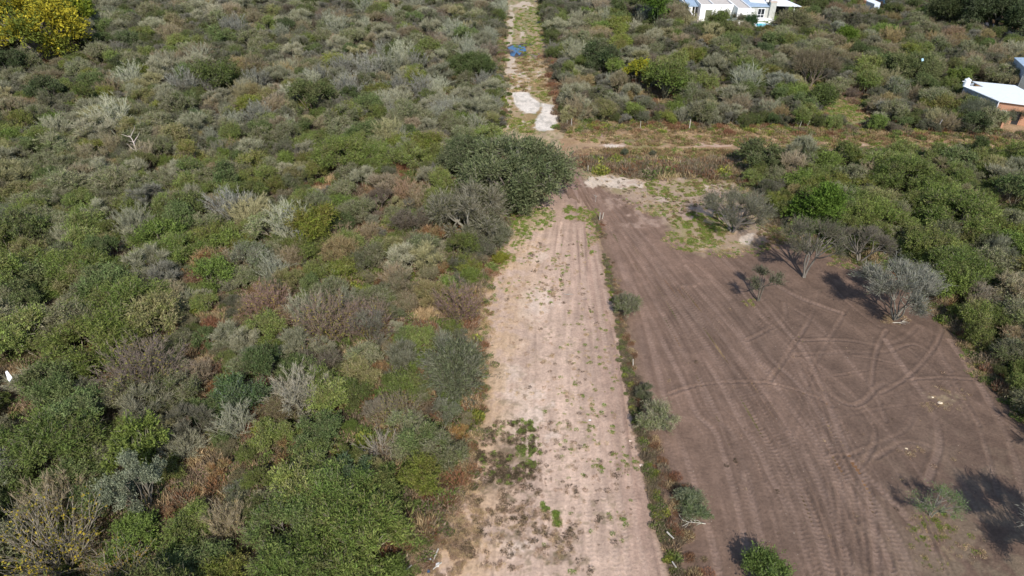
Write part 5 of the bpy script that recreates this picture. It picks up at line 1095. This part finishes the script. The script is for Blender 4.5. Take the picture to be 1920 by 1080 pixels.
# ------------------------------------------------------------------ fence posts, stakes, poles, litter
def post(px, py, h, rad, mat, label, lean=(0, 0), name='fence_post'):
    g = G(px, py); m = MB(); k = 6; pts = [(lean[0]*t/k*h, lean[1]*t/k*h + .01*math.sin(t*2.1+px), h*t/k - (.2 if t == 0 else 0)) for t in range(k+1)]
    m.tube(pts, [rad*.75*(1.1-.25*t/k) for t in range(k+1)], 7); o = m.build(name, mat); o.location = g; return tag(o, label, 'post', 'fence posts of the lane and the lot')
post(1071, 240, 1.5, .10, STEEL, 'dark post at the left end of the lane fence by the sand slabs'); post(1063, 238, 1.1, .05, PALEW, 'thin pale post just left of the dark fence end post')
post(1292, 244, 1.7, .09, PALEW, 'white fence post, tallest on the far side of the lane'); post(1200, 242, 1.3, .06, PALEW, 'thin pale fence post left of the tall white one')
post(1498, 242, 1.3, .06, PALEW, 'pale fence post left of the glade, leftmost of three', (.1, 0)); post(1511, 241, 1.3, .06, PALEW, 'pale fence post left of the glade, middle of three', (.25, 0))
post(1529, 243, 1.4, .06, PALEW, 'grey leaning fence post of the glade, rightmost of three', (.2, 0)); post(1753, 249, 2.1, .13, STEEL, 'thick dark leaning post on the far side of the lane', (.18, 0))
post(1788, 240, 2.4, .09, PALEW, 'long pale leaning post right of the thick dark one', (.35, 0)); post(1556, 247, 1.1, .05, STEEL, 'short grey post at the foot of the glade')
post(1102, 323, 1.0, .10, STEEL, 'dark post in the weeds where the lot meets the lane'); post(1104, 342, .9, .06, PALEW, 'pale short stake beside the white sand patch')
post(1274, 314, 1.1, .05, PALEW, 'thin white post in the overgrown bank below the lane'); post(1124, 414, 1.1, .09, STEEL, 'grey post at the top end of the weedy line'); post(1129, 411, .9, .06, PALEW, 'pale post leaning beside the grey one on the weedy line', (.15, 0))
post(1187, 688, .9, .06, PALEW, 'pale post in the weedy line beyond the large shrub', (-.1, 0))
def pole(a, b, rad, mat, label, z=.12, cat='pole', name='pole', group=None):
    p, q = G(*a), G(*b); m = MB().tube([(0, 0, z), ((q[0]-p[0])*.5, (q[1]-p[1])*.5, z+.03), (q[0]-p[0], q[1]-p[1], z*1.2)], [rad, rad*.95, rad*.8], 7); o = m.build(name, mat); o.location = (p[0], p[1], 0); return tag(o, label, cat, group)
pole((822, 1031), (811, 1057), .055, PALEW, 'straight pale pole lying on the straw beside the dirt road'); pole((828, 1057), (812, 1070), .045, PALEW, 'shorter pale stick lying just below the straight pole')
pole((1249, 1006), (1261, 1020), .06, PALEW, 'white pole lying in the weedy line near the bottom', .5); pole((1259, 1060), (1266, 1072), .05, PALEW, 'short white pole in the weedy line at the bottom edge', .4)
pole((755, 1078), (772, 1062), .05, PALEW, 'pale stick at the bottom edge left of the poles')
def branch(px, py, n, L, rad, mat, label, seed, z=.3, name='dead_branch', ang=None):
    r = np.random.default_rng(seed); g = G(px, py); paths = []; a = ang if ang is not None else r.uniform(0, 6.28); tip = np.array([L*math.cos(a), L*math.sin(a), z])
    main = curve((0, 0, z*.6), tip, r, .1, 7); paths.append((main, np.linspace(rad, rad*.4, 7)))
    for k in range(n):
        s_ = main[r.integers(1, 6)]; b = a+r.uniform(-1.2, 1.2); e = s_+np.array([math.cos(b), math.sin(b), r.uniform(-.05, .6)])*L*r.uniform(.25, .6); paths.append((curve(s_, e, r, .12, 5), np.linspace(rad*.5, .012, 5)))
    V, F = tubes(paths); o = link(name, np_mesh(name, V, F, None, True, mat)); o.location = g; return tag(o, label, 'branch')
branch(268, 318, 9, 3.4, .09, plain('bleached_wood', (.50, .42, .36), .9, .2, 5), 'pale fallen dead branch lying across green shrubs in the upper left', 11, 3.8, ang=2.2)
branch(1116, 386, 6, .9, .03, STEEL, 'small dead twig stuck in the dirt at the head of the lot', 12, .9, 'dead_twig', 1.4)
branch(1672, 606, 5, 1.2, .05, PALEW, 'cut pale branch at the foot of the silvery spreading tree', 13, .1, ang=.2); branch(1632, 484, 5, 1.6, .05, PALEW, 'cut pale branch at the foot of the leafless tree', 14, .12, ang=.3)
branch(1322, 985, 10, 1.6, .04, PALEW, 'heap of dead twigs on the lot side of the weedy line near the bottom', 15, .3, ang=3.0)
branch(1060, 430, 4, 1.1, .035, STEEL, 'brown stick lying on the upper part of the dirt road', 17, .06, ang=-.5); branch(1075, 553, 4, .9, .04, STEEL, 'dark brown stick lying in the middle of the dirt road', 18, .07, ang=3.1)
def lump(px, py, r_, col, label, cat, name, flat=.6, seed=0, z=0.04):
    r_ *= .75; rr = np.random.default_rng(seed+int(px)); me = bpy.data.meshes.new(name); V = []; F = []; n, m = 9, 6
    for i in range(m+1):
        for j in range(n):
            t = math.pi*i/m; q_ = r_*(1+rr.uniform(-.22, .22)); V.append((q_*math.sin(t)*math.cos(j/n*6.283)*1.25, q_*math.sin(t)*math.sin(j/n*6.283), q_*math.cos(t)*flat))
    for i in range(m):
        for j in range(n): F.append((i*n+j, (i+1)*n+j, (i+1)*n+(j+1) % n, i*n+(j+1) % n))
    me.from_pydata(V, [], F); o = link(name, me, None, plain(name+'_surface', col, .8, .15, 4)); o.location = (*G(px, py)[:2], z+r_*flat*.5); return tag(o, label, cat)
lump(1106, 789, .11, (.7, .68, .62), 'small white stone alone on the dirt road', 'stone', 'stone'); lump(1181, 828, .14, (.66, .52, .42), 'pale stone at the right side of the dirt road, upper one', 'stone', 'stone'); lump(1202, 874, .17, (.68, .54, .44), 'largest pale stone at the right side of the dirt road', 'stone', 'stone')
lump(1762, 757, .2, (.62, .5, .36), 'large pale stone in the straw patch on the lot', 'stone', 'stone'); lump(1748, 746, .13, (.66, .56, .42), 'small pale stone left of the large one on the lot', 'stone', 'stone'); lump(1698, 843, .16, (.6, .48, .32), 'elongated ochre stone above the sparse light green tree', 'stone', 'stone')
lump(1703, 851, .12, (.7, .56, .42), 'pale pinkish stone just below the ochre one', 'stone', 'stone'); lump(1749, 840, .09, (.68, .58, .42), 'tiny pale stone right of the ochre stone', 'stone', 'stone')
def sheetlet(pts, z, t, mat, name, label, cat, tilt=0.):
    g = [G(x, y, z) for x, y in pts]; c = g[0]; m = MB().prism([(p[0]-c[0], p[1]-c[1]) for p in g], [(p[1]-c[1])*tilt for p in g], [(p[1]-c[1])*tilt+t for p in g]); o = m.build(name, mat); o.location = (c[0], c[1], z); return tag(o, label, cat)
sheetlet([(10, 698), (14, 696), (22, 706), (16, 712), (13, 710)], 3.3, .04, WHITE, 'white_sheet', 'bright white plastic sheet caught on shrubs at the left edge', 'sheet', .25)
sheetlet([(746, 822), (752, 824), (755, 828), (749, 828)], .5, .1, plain('pale_blue_plastic', (.45, .6, .75), .4), 'plastic_bottle', 'pale blue plastic bottle in weeds beside the leafless fan shrub', 'bottle')
sheetlet([(811, 1031), (815, 1032), (814, 1036), (810, 1035)], .08, .05, WHITE, 'paper_scrap', 'white scrap left of the top of the pale pole', 'litter')
sheetlet([(802, 1047), (809, 1048), (808, 1051), (802, 1051)], .08, .05, plain('pale_plastic', (.6, .68, .74), .5), 'plastic_bag', 'pale bluish bag left of the pale pole', 'litter')
sheetlet([(817, 1057), (824, 1055), (823, 1063), (817, 1064)], .08, .06, plain('crumpled_plastic', (.62, .6, .56), .5), 'plastic_bag', 'grey crumpled bag at the lower end of the pale pole', 'litter')
sheetlet([(802, 1068), (806, 1069), (806, 1074), (801, 1074)], .08, .06, plain('dark_blue_plastic', (.04, .08, .16), .5), 'blue_rag', 'dark blue rag at the bottom edge near the poles', 'litter')
sheetlet([(1727, 111), (1731, 110), (1732, 114), (1728, 115)], 4.6, .1, plain('pale_balloon', (.5, .75, .85), .5), 'plastic_bag', 'pale blue bag caught on top of the large olive tree', 'litter')
